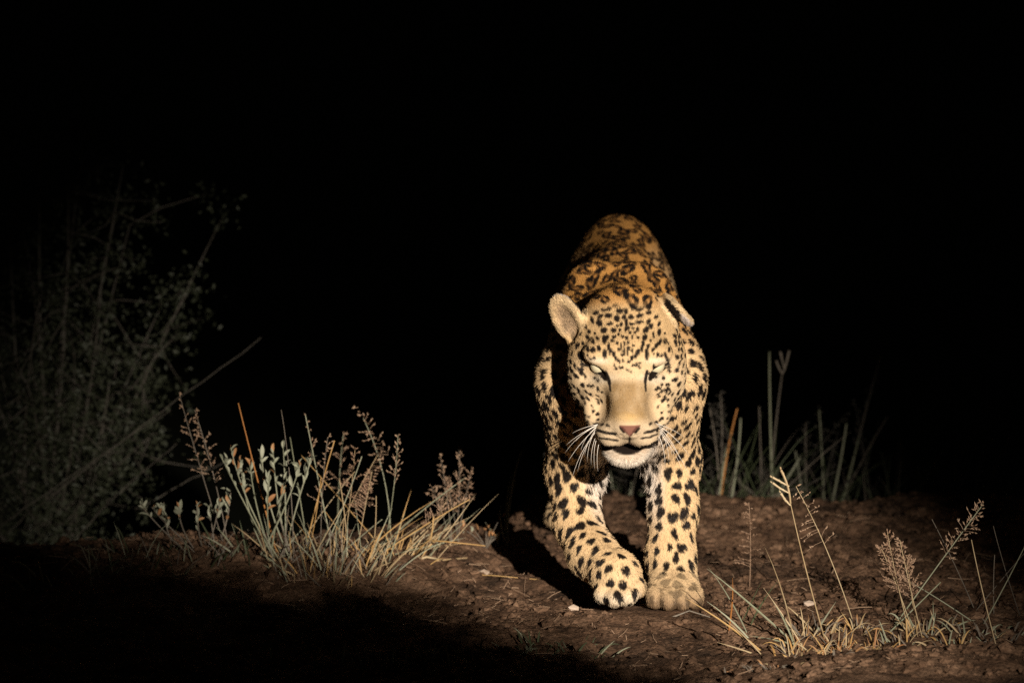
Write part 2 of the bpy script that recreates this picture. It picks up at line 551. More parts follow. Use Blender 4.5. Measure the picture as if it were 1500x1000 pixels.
# spot centres: variable Poisson disc over mesh vertices
xm = np.where(VP[:, 0] > XC, 1, -1) * NM[:NV, 0]
def spacing(i):
    z, y = VP[i, 2], VP[i, 1]
    if headw[i] > .5:
        if fy[i] > 560 and abs(fx[i] - 919) < 62: return .0092, .0032, 1
        return .0122, .0055, 1
    if z > .42 and NM[i, 2] > .25 and y > -.02: return .0255, .0148, 2
    if z > .50: return .026, .0142, 2
    if z > .40: return .0205, .0084, 1
    if z < .13: return .0205, .0084, 1
    return .0198, .0094, 1
chart_in = (headw > .5) & (facing > .1) & (fx > 852) & (fx < 988) & (fy > 443) & (fy < 556)
noface = (headw > .5) & (facing > -.05) & (((np.abs(fx - 920) < 42) & (fy > 540)) | (((np.abs(fx - 878) < 26) | (np.abs(fx - 962) < 26)) & (fy > 525) & (fy < 562)))
cand = rng.permutation(NV)[:70000]
cell = .02; grid = {}; spots = []
for i in cand:
    if chart_in[i] or noface[i] or earm[i] > .3: continue
    s, r, t = spacing(i)
    p = VP[i]; key = tuple(np.floor(p / cell).astype(int)); ok = True
    for dx in (-2, -1, 0, 1, 2):
        for dy in (-2, -1, 0, 1, 2):
            for dz in (-2, -1, 0, 1, 2):
                for q, sq in grid.get((key[0] + dx, key[1] + dy, key[2] + dz), ()):
                    if (q[0] - p[0]) ** 2 + (q[1] - p[1]) ** 2 + (q[2] - p[2]) ** 2 < (.5 * (s + sq)) ** 2: ok = False; break
                if not ok: break
            if not ok: break
        if not ok: break
    if ok:
        grid.setdefault(key, []).append((p, s)); spots.append((i, r, t))
kd = kdtree.KDTree(len(PT))
for i, p in enumerate(PT.tolist()): kd.insert(p, i)
kd.balance()
dark = np.zeros(len(PT)); rosette = np.zeros(len(PT))
nzp = .5 * vnoise(PT[:, 0] * 170, PT[:, 1] * 170, PT[:, 2] * 170) + .5 * vnoise(PT[:, 0] * 420, PT[:, 1] * 420, PT[:, 2] * 420)
for i, r, t in spots:
    r = r * random.uniform(.72, 1.22)
    el = random.uniform(1.0, 1.55) * (1.5 if t == 2 else 1)
    ix = np.array([q[1] for q in kd.find_range(VP[i].tolist(), r * 2.3)], int)
    if len(ix) == 0: continue
    n0, t0 = NM[i], flow[i]
    a0 = random.uniform(-.5, .5); b0 = np.cross(n0, t0)
    t1 = t0 * math.cos(a0) + b0 * math.sin(a0); b1 = np.cross(n0, t1)
    d = PT[ix] - VP[i]
    a = d @ t1 / math.sqrt(el); b = d @ b1 * math.sqrt(el)
    ok = (NM[ix] @ n0) > .0
    rad = np.sqrt(a * a + b * b); ang = np.arctan2(b, a)
    p1, p2 = random.uniform(0, 6.28), random.uniform(0, 6.28)
    rr = r * (1 + .14 * np.sin(2 * ang + p1) + .12 * np.sin(3 * ang + p2) + .22 * nzp[ix])
    if t == 1:
        m = sstep(1.10, .88, rad / rr)
        dark[ix] = np.maximum(dark[ix], m * ok)
    else:
        p3 = random.uniform(0, 6.28)
        gap = sstep(-.55, -.2, np.cos(ang * random.choice((2, 3)) + p3))
        ring = sstep(1.08, .92, rad / rr) * sstep(.18, .42, rad / rr) * (.7 + .3 * gap)
        dark[ix] = np.maximum(dark[ix], ring * ok)
        rosette[ix] = np.maximum(rosette[ix], sstep(1.0, .8, rad / rr) * ok)

# face marks, laid out on the frontal chart of the head
A5 = [(510,185,40,20,0),(425,230,35,25,0),(350,250,40,20,0),(230,290,40,25,-20),(295,340,36,25,-30),(410,330,46,30,0),(580,260,46,36,0),
 (670,265,28,38,0),(540,370,38,42,0),(435,450,48,22,-10),(280,440,38,50,-30),(175,400,22,45,-20),(75,490,20,35,-30),(345,540,45,36,-20),
 (490,545,36,30,0),(130,565,25,30,-20),(215,585,15,20,0),(105,645,25,35,-20),(355,680,30,55,0),(390,645,28,30,0),(495,640,30,22,0),(470,695,25,20,0),
 (255,660,22,32,-30),(180,700,22,45,-25),(415,780,18,45,10),(437,850,18,40,12),(490,885,25,42,-20),(520,950,18,30,-15),(360,890,28,62,0),(110,820,20,40,0),
 (185,830,38,34,0),(275,810,22,40,-15),(780,210,30,25,0),(875,240,45,24,-8),(965,180,48,22,-20),(1000,285,35,25,0),(870,330,45,28,-15),
 (1110,350,30,22,-30),(865,425,55,24,-10),(1000,420,26,36,30),(1035,485,26,36,30),(960,535,32,50,28),(1155,450,20,36,20),(1155,570,22,45,0),(945,650,32,45,20),
 (850,650,22,20,0),(1245,705,25,35,0),(1165,720,20,40,20),(1110,770,22,45,25),(995,775,25,25,0),(920,735,20,36,0),(903,800,18,45,0),(845,860,28,45,20),
 (760,840,16,30,0),(805,915,18,30,15),(750,945,18,35,15),(975,890,25,80,0),(1300,830,18,30,0),(640,350,26,36,0),(675,430,20,55,0),
 (600,455,18,30,0),(740,350,34,32,0),(750,450,32,22,0),(545,480,20,20,0),(700,515,25,25,0),(660,535,14,36,0),(580,540,18,24,0),(730,575,20,20,0),
 (800,575,20,20,0),(840,530,20,30,0),(775,515,20,18,0),(620,640,18,18,0),(680,655,24,25,0),(560,600,18,18,0),(760,640,14,26,0),(545,730,18,22,0),
 (640,850,8,50,0),(690,850,12,55,0),(600,780,10,40,0),(720,800,15,25,0),(780,765,20,18,0),(560,820,12,25,0),(610,895,18,22,0),(650,740,12,30,0),(700,720,14,24,0),
 (1070,590,16,24,0),(1075,640,14,20,0),(1030,690,12,20,0),(40,740,20,24,0),(50,820,16,24,0),(1240,590,14,18,0),(1060,830,16,30,10),(1130,900,18,30,0),(1190,910,18,20,0)]
A4 = [(565,290,15,38,-30),(625,285,18,25,0),(495,355,15,20,0),(580,385,16,18,0),(615,385,14,16,0),(525,405,20,12,0),(755,250,18,38,15),(705,300,18,24,0),
 (775,350,20,18,0),(825,340,12,30,0),(870,380,9,14,0),(740,440,9,16,0),(690,420,8,12,0),(870,320,10,16,0),(110,210,14,20,0),(155,260,18,14,0),(205,245,18,22,0),
 (1075,190,14,18,0),(1130,210,12,20,0),(1185,215,14,16,0),(75,520,14,24,0),(260,580,22,22,30),(110,650,16,18,0),(150,660,14,12,0),(215,540,20,12,30),
 (1105,525,26,14,-20),(1220,540,20,28,0),(1200,630,14,16,0),(1165,690,22,16,30),(1100,710,12,14,0),(1260,640,18,14,0),(1135,780,18,12,-20),
 (1250,730,18,40,-30),(1305,715,16,40,-25),(1225,850,40,18,-25),(310,870,12,30,-30),(270,900,10,24,-20),(320,745,18,10,-30),(260,720,8,14,0)]
marks = [(850 + x / 10, 430 + y / 10, w / 10, hh / 10, a) for x, y, w, hh, a in A5] + \
        [(850 + x / 10, 500 + y / 10, w / 10, hh / 10, a) for x, y, w, hh, a in A4]
fidx = np.nonzero((headw > .3) & (facing > .02))[0]
FXf, FYf, NZf = fx[fidx], fy[fidx], nzp[fidx]
fd = np.zeros(len(fidx))
for x, y, a, b, g in marks:
    near = np.nonzero((np.abs(FXf - x) < 9) & (np.abs(FYf - y) < 9))[0]
    g = R(g); dx, dy = FXf[near] - x, FYf[near] - y
    p = dx * math.cos(g) + dy * math.sin(g); q = -dx * math.sin(g) + dy * math.cos(g)
    # positive angle leans the mark to the lower right, as listed
    a, b = max(a * 1.25, 1.9), max(b * 1.22, 2.1)
    rr = np.sqrt((p / a) ** 2 + (q / b) ** 2)
    fd[near] = np.maximum(fd[near], sstep(1.25, .8, rr + .15 * NZf[near]))
def stroke(pts, w, soft=1.0):
    m = np.zeros(len(fidx))
    for (x0, y0), (x1, y1) in zip(pts[:-1], pts[1:]):
        bx, by = x1 - x0, y1 - y0; d2 = bx * bx + by * by + 1e-9
        t = np.clip(((FXf - x0) * bx + (FYf - y0) * by) / d2, 0, 1)
        d = np.hypot(FXf - x0 - t * bx, FYf - y0 - t * by)
        m = np.maximum(m, sstep(w / 2 + soft, w / 2 - soft * .3, d))
    return m
for pts, w in (([(866, 539), (872, 546), (880, 549), (888, 547)], 3.0), ([(887, 545), (891, 553), (893, 562)], 4.4), ([(893, 562), (894, 572)], 2.5),
               ([(974, 539), (966, 545), (958, 548), (950, 547)], 3.0), ([(948, 544), (946, 552), (945, 560)], 4.0), ([(945, 560), (946, 573)], 2.3),
               ([(854, 534), (866, 537), (878, 539)], 3.0), ([(977, 534), (968, 537), (958, 539)], 3.0),
               ([(855, 520), (853, 533), (854, 546)], 3.6), ([(974, 518), (978, 530), (980, 545)], 4.2),
               ([(872, 621), (875, 621)], 4.0), ([(881, 622), (883, 622)], 4.0), ([(889, 623), (892, 624)], 3.4),
               ([(871, 629), (884, 633), (903, 636)], 3.8), ([(879, 642), (892, 643), (906, 645)], 2.6),
               ([(952, 621), (954, 620)], 3.6), ([(960, 619), (962, 618)], 3.6), ([(966, 616), (968, 614)], 3.2),
               ([(944, 634), (956, 631), (968, 626)], 3.6), ([(940, 642), (952, 640), (962, 636)], 2.6),
               ([(922, 637), (922, 650)], 2.6), ([(872, 651), (886, 656), (904, 655)], 5.5), ([(940, 655), (950, 654), (959, 649)], 5.0), ([(909, 627), (914, 633)], 3.0), ([(936, 627), (931, 633)], 3.0)):
    fd = np.maximum(fd, stroke(pts, w))
dark[fidx] = np.maximum(dark[fidx], fd * face[fidx])
# mouth lining and lips: anything inside the slit
mouth = headw * sstep(.0065, .0040, MOUTH(PT)) * sstep(.196, .188, L[:, 1])
sock = np.zeros(len(PT))
for s in (-1, 1):
    q = np.stack([(L[:, 0] - s * .048) / .0185, (L[:, 1] - EYE_F[s]) / .03, (L[:, 2] - .0215 - s * (L[:, 0] - s * .048) * .22) / .0090], -1)
    sock = np.maximum(sock, headw * sstep(1.08, .92, np.linalg.norm(q, axis=1)))
nosem = np.zeros(len(PT))
tri_n = (fy > 622) & (fy < 639) & (np.abs(fx - 922) < (16.5 + 2.0 * nzp - (fy - 622) * .86)) & (L[:, 1] > .15)
nosem[tri_n] = 1
nedge = tri_n & ((np.abs(fx - 922) > (11.0 + 1.5 * nzp - (fy - 622) * .62)) & (fy > 624.5))

# base colours
P_ = PT
side = np.where(P_[:, 0] > XC, 1, -1)
col = np.zeros((len(PT), 3))
tan, gold, white = np.array([.68, .465, .245]), np.array([.54, .265, .072]), np.array([.78, .68, .58])
backw = sstep(.10, .65, NM[:, 2]) * sstep(.44, .52, P_[:, 2]) 
col[:] = tan
col += (gold - tan) * backw[:, None]
inner = sstep(-.15, -.75, side * NM[:, 0]) * sstep(.40, .34, P_[:, 2]) * sstep(.10, .22, P_[:, 2])
chest = sstep(.085, .05, np.abs(P_[:, 0] - XC)) * sstep(.46, .40, P_[:, 2]) * sstep(.16, .24, P_[:, 2])
wh = np.maximum(inner, chest)
col += (white - col) * (wh * .9)[:, None]
pawc = np.array([.62, .45, .26])
col += (pawc - col) * sstep(.12, .05, P_[:, 2])[:, None] * .6
toe = sstep(.055, .03, P_[:, 2]) * (P_[:, 0] < .225) * (P_[:, 1] < -.08)
col += (np.array([.74, .62, .46]) - col) * toe[:, None] * .7
dirt = np.array([.19, .115, .065])
col += (dirt - col) * (sstep(.055, .015, P_[:, 2]) * (P_[:, 0] > .22) * .8)[:, None]
hc_ = np.empty_like(col); hc_[:] = (.54, .36, .178)
cream = np.array([.64, .50, .33])
w_ = sstep(500, 560, fy) * .5
hc_ += (cream - hc_) * w_[:, None]
for ex in (877, 962):                              # pale patches over and under the eyes
    g_ = np.exp(-((fx - ex) / 16) ** 2 - ((fy - 529) / 4.5) ** 2) + np.exp(-((fx - ex - (6 if ex < 900 else -4)) / 20) ** 2 - ((fy - 556) / 7) ** 2)
    hc_ += (np.array([.68, .56, .40]) - hc_) * np.clip(g_, 0, .9)[:, None]
br = sstep(40, 20, np.abs(fx - 920)) * sstep(550, 566, fy) * sstep(632, 604, fy)
nlo = vnoise(PT[:, 0] * 75, PT[:, 1] * 75, PT[:, 2] * 75)
hc_ += (np.array([.29, .185, .085]) - hc_) * (br * (.86 + .36 * nzp + .30 * nlo)).clip(0, 1)[:, None]
br2 = np.exp(-((fx - 921) / 18) ** 2 - ((fy - 614) / 8) ** 2)
hc_ += (np.array([.52, .33, .12]) - hc_) * (br2 * .8)[:, None]
mz = sstep(606, 632, fy) * sstep(70, 50, np.abs(fx - 920))
hc_ += (np.array([.58, .44, .285]) - hc_) * (mz * (1 - nosem))[:, None]
ch = headw * sstep(-.101, -.110, L[:, 2])
hc_ += (np.array([.70, .60, .48]) - hc_) * ch[:, None]
ct = headw * sstep(-.098, -.104, L[:, 2]) * sstep(-.118, -.110, L[:, 2])
hc_ += (np.array([.40, .27, .16]) - hc_) * (ct * (.55 + .5 * nzp)).clip(0, 1)[:, None]
hc_ += (np.array([.62, .44, .24]) * (1 + .30 * nlo[:, None]) - hc_) * earm[:, None]
col += (hc_ - col) * headw[:, None]
col *= (1 + .16 * nzp)[:, None]
col += (np.array([.30, .13, .035]) - col) * (rosette * backw.clip(.35, 1) * (1 - headw) * .75)[:, None]
blk = np.array([.013, .009, .007])
dark = np.maximum(dark * (1 - .45 * (P_[:, 2] < .06) * (P_[:, 0] > .22)), np.maximum(mouth, sock))
dark = np.maximum(dark, (earb * (1 - eart)))
dark *= (1 - earm * (1 - earb))
col += (np.array([.50, .42, .36]) - col) * (eart)[:, None]
c, Rm, r = EARW[0]
q = (PT - c) @ Rm / r
cup = headw * sstep(.1, .5, (NM * Rm[:, 1]).sum(1)) * sstep(.78, .45, np.hypot(q[:, 0], q[:, 2])) * (np.abs(q[:, 1]) < 1.6)
col += (np.array([.34, .225, .135]) * (1 + .5 * nlo[:, None]) - col) * (cup * .75)[:, None]
col += (blk - col) * dark.clip(0, 1)[:, None]
pink = np.array([.20, .088, .062])
col += (pink - col) * nosem[:, None]
col += (np.array([.07, .03, .022]) - col) * (nedge * .85)[:, None]
lip = headw * np.exp(-((fx - 922) / 5.5) ** 2 - ((fy - 651) / 2.0) ** 2) * (1 - mouth)
col += (np.array([.62, .36, .28]) - col) * lip.clip(0, 1)[:, None] * .9
col = col.clip(.004, .9)

# body mesh
def coat_mat():
    m, n, l, b = material('leopard_skin')
    a = n.new('ShaderNodeAttribute'); a.attribute_name = 'coat'
    nz = n.new('ShaderNodeTexNoise'); nz.inputs['Scale'].default_value = 900
    tc = n.new('ShaderNodeTexCoord'); l.new(tc.outputs['Object'], nz.inputs['Vector'])
    bp = n.new('ShaderNodeBump'); bp.inputs['Strength'].default_value = .35; bp.inputs['Distance'].default_value = .001
    l.new(nz.outputs['Fac'], bp.inputs['Height']); l.new(bp.outputs[0], b.inputs['Normal'])
    l.new(a.outputs['Color'], b.inputs['Base Color'])
    b.inputs['Roughness'].default_value = .85; b.inputs['Specular IOR Level'].default_value = .04
    return m
def fur_mat():
    m, n, l, b = material('leopard_fur')
    a = n.new('ShaderNodeAttribute'); a.attribute_name = 'coat'
    rn = n.new('ShaderNodeAttribute'); rn.attribute_name = 'root_normal'
    ge = n.new('ShaderNodeNewGeometry')
    mx = n.new('ShaderNodeMix'); mx.data_type = 'VECTOR'; mx.inputs[0].default_value = .5
    l.new(rn.outputs['Vector'], mx.inputs[4]); l.new(ge.outputs['Normal'], mx.inputs[5])
    vn = n.new('ShaderNodeVectorMath'); vn.operation = 'NORMALIZE'
    l.new(mx.outputs[1], vn.inputs[0]); l.new(vn.outputs[0], b.inputs['Normal'])
    l.new(a.outputs['Color'], b.inputs['Base Color'])
    b.inputs['Roughness'].default_value = .55; b.inputs['Specular IOR Level'].default_value = .25
    return m
base = (XC, .4, 0.0)
leo = thing('leopard', base, 'spotted leopard walking head-on with lowered head and one forepaw lifted', 'leopard')
bmesh_me = bpy.data.meshes.new('body')
np_mesh(bmesh_me, VP, VQ)
ca = bmesh_me.attributes.new('coat', 'FLOAT_COLOR', 'POINT')
ca.data.foreach_set('color', np.concatenate([col[:NV], np.ones((NV, 1))], 1).astype(np.float32).ravel())
body = link('body', bmesh_me, coat_mat(), leo)

# fur
hp, hn, hf, hcol = PT[NV:], NM[NV:], flow[NV:], col[NV:]
hz = hp[:, 2]
ln = np.full(NH, .0095)
ln = np.where(hz < .30, .0080, ln)
ln = np.where((backw[NV:] > .4), .0065, ln)
ln = np.where(hz < .10, .0075, ln)
ln = np.where(chest[NV:] > .5, .018, ln)
hw = headw[NV:]
hl_len = np.where(L[NV:, 1] > .06, .0040, .0052)
hl_len = np.where(ch[NV:] > .5, .008, hl_len)
hl_len = np.where(earm[NV:] > .3, .008, hl_len)
ln = ln * (1 - hw) + hl_len * hw
ln *= rng.uniform(.50, 1.05, NH)
bald = (mouth[NV:] > .3) | (sock[NV:] > .25) | (nosem[NV:] > .5) | (hz < .012)
keep = ~bald
hp, hn, hf, hcol, ln = hp[keep], hn[keep], hf[keep], hcol[keep], ln[keep]
n = len(hp)
jit = rng.normal(0, .13, (n, 3))
lift = rng.uniform(.18, .42, n)[:, None]
d1 = hf + jit * .7 + hn * (lift * 1.5); d1 /= np.linalg.norm(d1, axis=1)[:, None]
d2 = hf + jit + hn * (lift * .6); d2 /= np.linalg.norm(d2, axis=1)[:, None]
p0 = hp - hn * .0008; p1 = p0 + d1 * (ln * .5)[:, None]; p2 = p1 + d2 * (ln * .5)[:, None]
pos = np.stack([p0, p1, p2], 1).astype(np.float32)
hcd = bpy.data.hair_curves.new('fur')
hcd.add_curves([3] * n)
hcd.attributes['position'].data.foreach_set('vector', pos.ravel())
ra = hcd.attributes.get('radius') or hcd.attributes.new('radius', 'FLOAT', 'POINT')
ra.data.foreach_set('value', (np.where(hw[keep] > .5, .72, 1.0)[:, None] * np.array([[.00042, .00034, .00008]])).astype(np.float32).ravel())
a_ = hcd.attributes.new('coat', 'FLOAT_COLOR', 'CURVE')
hv = hcol * np.where(hw[keep] > .5, rng.uniform(.60, 1.32, n), rng.uniform(.80, 1.20, n))[:, None]
a_.data.foreach_set('color', np.concatenate([hv, np.ones((n, 1))], 1).astype(np.float32).ravel())
a_ = hcd.attributes.new('root_normal', 'FLOAT_VECTOR', 'CURVE')
a_.data.foreach_set('vector', hn.astype(np.float32).ravel())
hcd.materials.append(fur_mat())
link('fur', hcd, None, leo)

# eyes
def eye_mat():
    m, n, l, b = material('leopard_eye')
    tc = n.new('ShaderNodeTexCoord'); sp = n.new('ShaderNodeSeparateXYZ'); l.new(tc.outputs['Object'], sp.inputs[0])
    b.inputs['Base Color'].default_value = (.66, .58, .38, 1)  # bright pale colour stands in for eyeshine, no iris
    b.inputs['Roughness'].default_value = .12
    b.inputs['Coat Weight'].default_value = .6
    return m
me_ = eye_mat()
for s in (-1, 1):
    bm = bmesh.new(); bmesh.ops.create_uvsphere(bm, u_segments=24, v_segments=14, radius=.0150)
    for vv in bm.verts: vv.co = Vector(hl(s * .048, EYE_F[s] - .0185, .0190)) + vv.co
    m = bpy.data.meshes.new('eye'); bm.to_mesh(m); bm.free()
    m.polygons.foreach_set('use_smooth', [True] * len(m.polygons))
    link('eye', m, me_, leo)

def tube(pts, r0, r1, sides=5):
    pts = [np.array(p, float) for p in pts]; n = len(pts); V = []; F = []
    for i, p in enumerate(pts):
        t = pts[min(i + 1, n - 1)] - pts[max(i - 1, 0)]; t /= np.linalg.norm(t) + 1e-12
        a = np.cross(t, (0.31, .2, .93)); a /= np.linalg.norm(a) + 1e-12; b = np.cross(t, a)
        r = r0 + (r1 - r0) * i / (n - 1)
        for k in range(sides):
            g = 2 * math.pi * k / sides
            V.append(p + r * (math.cos(g) * a + math.sin(g) * b))
    for i in range(n - 1):
        for k in range(sides):
            k2 = (k + 1) % sides
            F.append((i * sides + k, i * sides + k2, (i + 1) * sides + k2, (i + 1) * sides + k))
    F.append(tuple(range(sides))[::-1]); F.append(tuple((n - 1) * sides + k for k in range(sides)))
    return V, F
def bez(a, b, c, n):
    return [(1 - t) ** 2 * a + 2 * t * (1 - t) * b + t * t * c for t in np.linspace(0, 1, n)]

m, n_, l_, b_ = material('whisker'); b_.inputs['Base Color'].default_value = (.80, .72, .62, 1); b_.inputs['Roughness'].default_value = .4
M_WH = m
WH = []
for i, (tx, ty, rx, ry) in enumerate([(836, 636, 872, 618), (829, 652, 873, 622), (842, 648, 874, 626), (827, 664, 876, 628), (850, 662, 877, 631), (832, 676, 878, 633),
        (856, 668, 880, 634), (860, 676, 882, 637), (846, 690, 884, 638), (866, 681, 885, 641), (871, 686, 887, 642), (876, 690, 890, 644), (838, 700, 881, 640)]):
    WH.append((-1, tx, ty, rx, ry))
for tx, ty, rx, ry in [(1002, 640, 966, 620), (1010, 668, 966, 626), (996, 672, 964, 630), (985, 668, 962, 634), (1014, 704, 960, 636), (980, 676, 958, 638), (974, 682, 955, 641), (1000, 690, 957, 640)]:
    WH.append((1, tx, ty, rx, ry))
for s, tx, ty, rx, ry in WH:
    rt = hl(s * (abs(rx - 921) / 869), .134, -.052 - (ry - 630) / 869 * 1.0)
    d = sdf(rt[None])[0]; g = sdf_grad(rt[None])[0]; rt = rt - g * (d + .001)
    tip = at(tx, ty, rt[1] + random.uniform(-.01, .03))
    mid = (rt + tip) / 2 + np.array([s * .008, -.012, .010 * random.uniform(.2, 1.2)])
    V_, F_ = tube(bez(rt, mid, tip, 8), .00055, .0002, 4)
    link('whisker', mesh('whisker', V_, F_), M_WH, leo)

# ------------------------------------------------------------------ plants
def hz1(p): return float(height(np.array([p[0]]), np.array([p[1]]))[0])
def on(px, py, dy=0.0):
    """ground point under pixel, allowing for the relief"""
    p = gnd(px, py)
    for _ in range(6):
        z = hz1(p)
        u_, v_ = px - 750.0, 500.0 - py
        ry = math.cos(PITCH) * FPX + math.sin(PITCH) * v_; rz = -math.sin(PITCH) * FPX + math.cos(PITCH) * v_
        t = (z - CAM[2]) / rz
        p = np.array([u_ * t, CAM[1] + ry * t, z])
    return p + np.array([0, 0, -.004])

def blade_mesh(pts, w, name='blade', roll=None):
    """a grass blade: folded strip with a keel, tapering to the tip"""
    pts = [np.array(p, float) for p in pts]; n = len(pts); V = []; F = []
    ph = random.uniform(-.9, .9) if roll is None else roll
    for i, p in enumerate(pts):
        t = pts[min(i + 1, n - 1)] - pts[max(i - 1, 0)]; t /= np.linalg.norm(t) + 1e-12
        a = np.cross(t, (0, -1, .15)); a /= np.linalg.norm(a) + 1e-9; b = np.cross(a, t)
        s = a * math.cos(ph) + b * math.sin(ph); q = np.cross(s, t)
        x = i / (n - 1); ww = w * (.75 + .25 * min(1, x * 4)) * (1 - x ** 2.2) + .0002
        V += [p - s * ww / 2, p + q * ww * .22, p + s * ww / 2]
    for i in range(n - 1):
        o = 3 * i
        F += [(o, o + 1, o + 4, o + 3), (o + 1, o + 2, o + 5, o + 4)]
    return mesh(name, V, F)

def blade(parent, base, tip, w, mat, bow=None, name='blade', n=6):
    base = np.array(base, float); tip = np.array(tip, float); L_ = np.linalg.norm(tip - base)
    bow = np.array([random.uniform(-.06, .06), random.uniform(-.05, .05), random.uniform(0, .10)]) * L_ if bow is None else np.array(bow)
    return link(name, blade_mesh(bez(base, (base + tip) / 2 + bow, tip, n), w), mat, parent)

def stalk(parent, pts, r, mat, name='stalk', kink=.004):
    pts = [np.array(p, float) for p in pts]
    if len(pts) == 2:
        L_ = np.linalg.norm(pts[1] - pts[0])
        mid = (pts[0] + pts[1]) / 2 + np.array([random.uniform(-.03, .03), random.uniform(-.03, .03), random.uniform(0, .03)]) * L_
        pts = bez(pts[0], mid, pts[1], 7)
    V_, F_ = tube(pts, r, r * .55, 5)
    return link(name, mesh(name, V_, F_), mat, parent)

sv, sf = None, None
def spikelet(V, F, p, d, ln_, w):
    """a little pointed husk"""
    d = d / (np.linalg.norm(d) + 1e-9); a = np.cross(d, (.3, .5, .8)); a /= np.linalg.norm(a) + 1e-9; b = np.cross(d, a); o = len(V)
    V.append(p)
    for k in range(4):
        g = k * math.pi / 2
        V.append(p + d * ln_ * .4 + (a * math.cos(g) + b * math.sin(g)) * w)
    V.append(p + d * ln_)
    for k in range(4):
        k2 = (k + 1) % 4
        F.append((o, o + 1 + k2, o + 1 + k)); F.append((o + 5, o + 1 + k, o + 1 + k2))

def panicle(parent, axis_pts, spread, count, mat, up=.5, sp=.005, wd=.0011, one_side=0, name='seed_head'):
    """open seed head: hair-thin branches off the stalk, each ending in husks"""
    V_, F_ = [], []
    n = len(axis_pts)
    for k in range(count):
        x = (k + random.random()) / count
        i = min(int(x * (n - 1)), n - 2); f = x * (n - 1) - i
        p = axis_pts[i] * (1 - f) + axis_pts[i + 1] * f
        t = axis_pts[-1] - axis_pts[0]; t = t / np.linalg.norm(t)
        g = random.uniform(0, 6.283)
        a = np.cross(t, (0, 1, .1)); a /= np.linalg.norm(a); b = np.cross(t, a)
        side = a * math.cos(g) + b * math.sin(g) * .8
        if one_side: side = a * one_side * random.uniform(.6, 1) + b * random.uniform(-.4, .4)
        ln_ = spread * (1.05 - .75 * x) * random.uniform(.5, 1.1)
        d = side + t * up * random.uniform(.6, 1.4); d /= np.linalg.norm(d)
        e = p + d * ln_ + np.array([0, 0, -ln_ * .12])
        tv, tf = tube([p, (p + e) / 2 + np.array([0, 0, ln_ * .06]), e], .00030, .00022, 3)
        o = len(V_); V_ += tv; F_ += [tuple(q + o for q in fc) for fc in tf]
        for _ in range(random.randint(2, 4)):
            q = p + (e - p) * random.uniform(.35, 1.0)
            spikelet(V_, F_, q, d + rng.normal(0, .5, 3), sp * random.uniform(.7, 1.3), wd)
    return link(name, mesh(name, V_, F_, False), mat, parent)

def seeded(parent, px0, px1, Y0, Y1, r, mat, head=None, base_on=True, seedmat=None):
    """stalk from ground pixel px0 to tip pixel px1, with an optional seed head on its last part"""
    b = on(*px0) if base_on else at(px0[0], px0[1], Y0)
    t = at(px1[0], px1[1], (b[1] if Y0 is None else Y0) + Y1)
    L_ = np.linalg.norm(t - b)
    pts = bez(b, (b + t) / 2 + np.array([random.uniform(-.04, .04), random.uniform(-.03, .03), random.uniform(.0, .05)]) * L_, t, 10)
    o = stalk(parent, pts, r, mat)
    if head:
        frac, spread, cnt, kw = head
        k = int((1 - frac) * 9)
        PINV[o.name] = o.matrix_parent_inverse.inverted() @ Matrix.Translation((0, 0, 0))
        sh = panicle(parent, pts[k:], spread, cnt, seedmat or M_SEED, **kw)
        sh.parent = o; sh.matrix_parent_inverse = Matrix.Identity(4)
        o_w = parent.matrix_basis @ o.matrix_parent_inverse
        sh.matrix_parent_inverse = o_w.inverted()
    return o

def tuft_at(name, px, label, cat, group=None):
    p = on(*px); return thing(name, p, label, cat, group), p

def fill_blades(parent, c, n, rx, ry, lmin, lmax, lean, w, mats, droop=.25):
    for _ in range(n):
        a = random.uniform(0, 6.283); rr = math.sqrt(random.random())
        b = np.array([c[0] + rx * rr * math.cos(a), c[1] + ry * rr * math.sin(a), 0]); b[2] = hz1(b) - .004
        L_ = random.uniform(lmin, lmax)
        d = np.array([math.cos(a) * lean * rr + random.gauss(0, lean * .6), math.sin(a) * lean * rr + random.gauss(0, lean * .5), 1.0]); d /= np.linalg.norm(d)
        t = b + d * L_
        mid = b + d * L_ * .55 + np.array([0, 0, L_ * droop * random.uniform(0, .6)])
        t = t - np.array([0, 0, L_ * droop * random.uniform(0, .6)])
        link('blade', blade_mesh(bez(b, mid, t, 6), w * random.uniform(.6, 1.3)), random.choice(mats), parent)

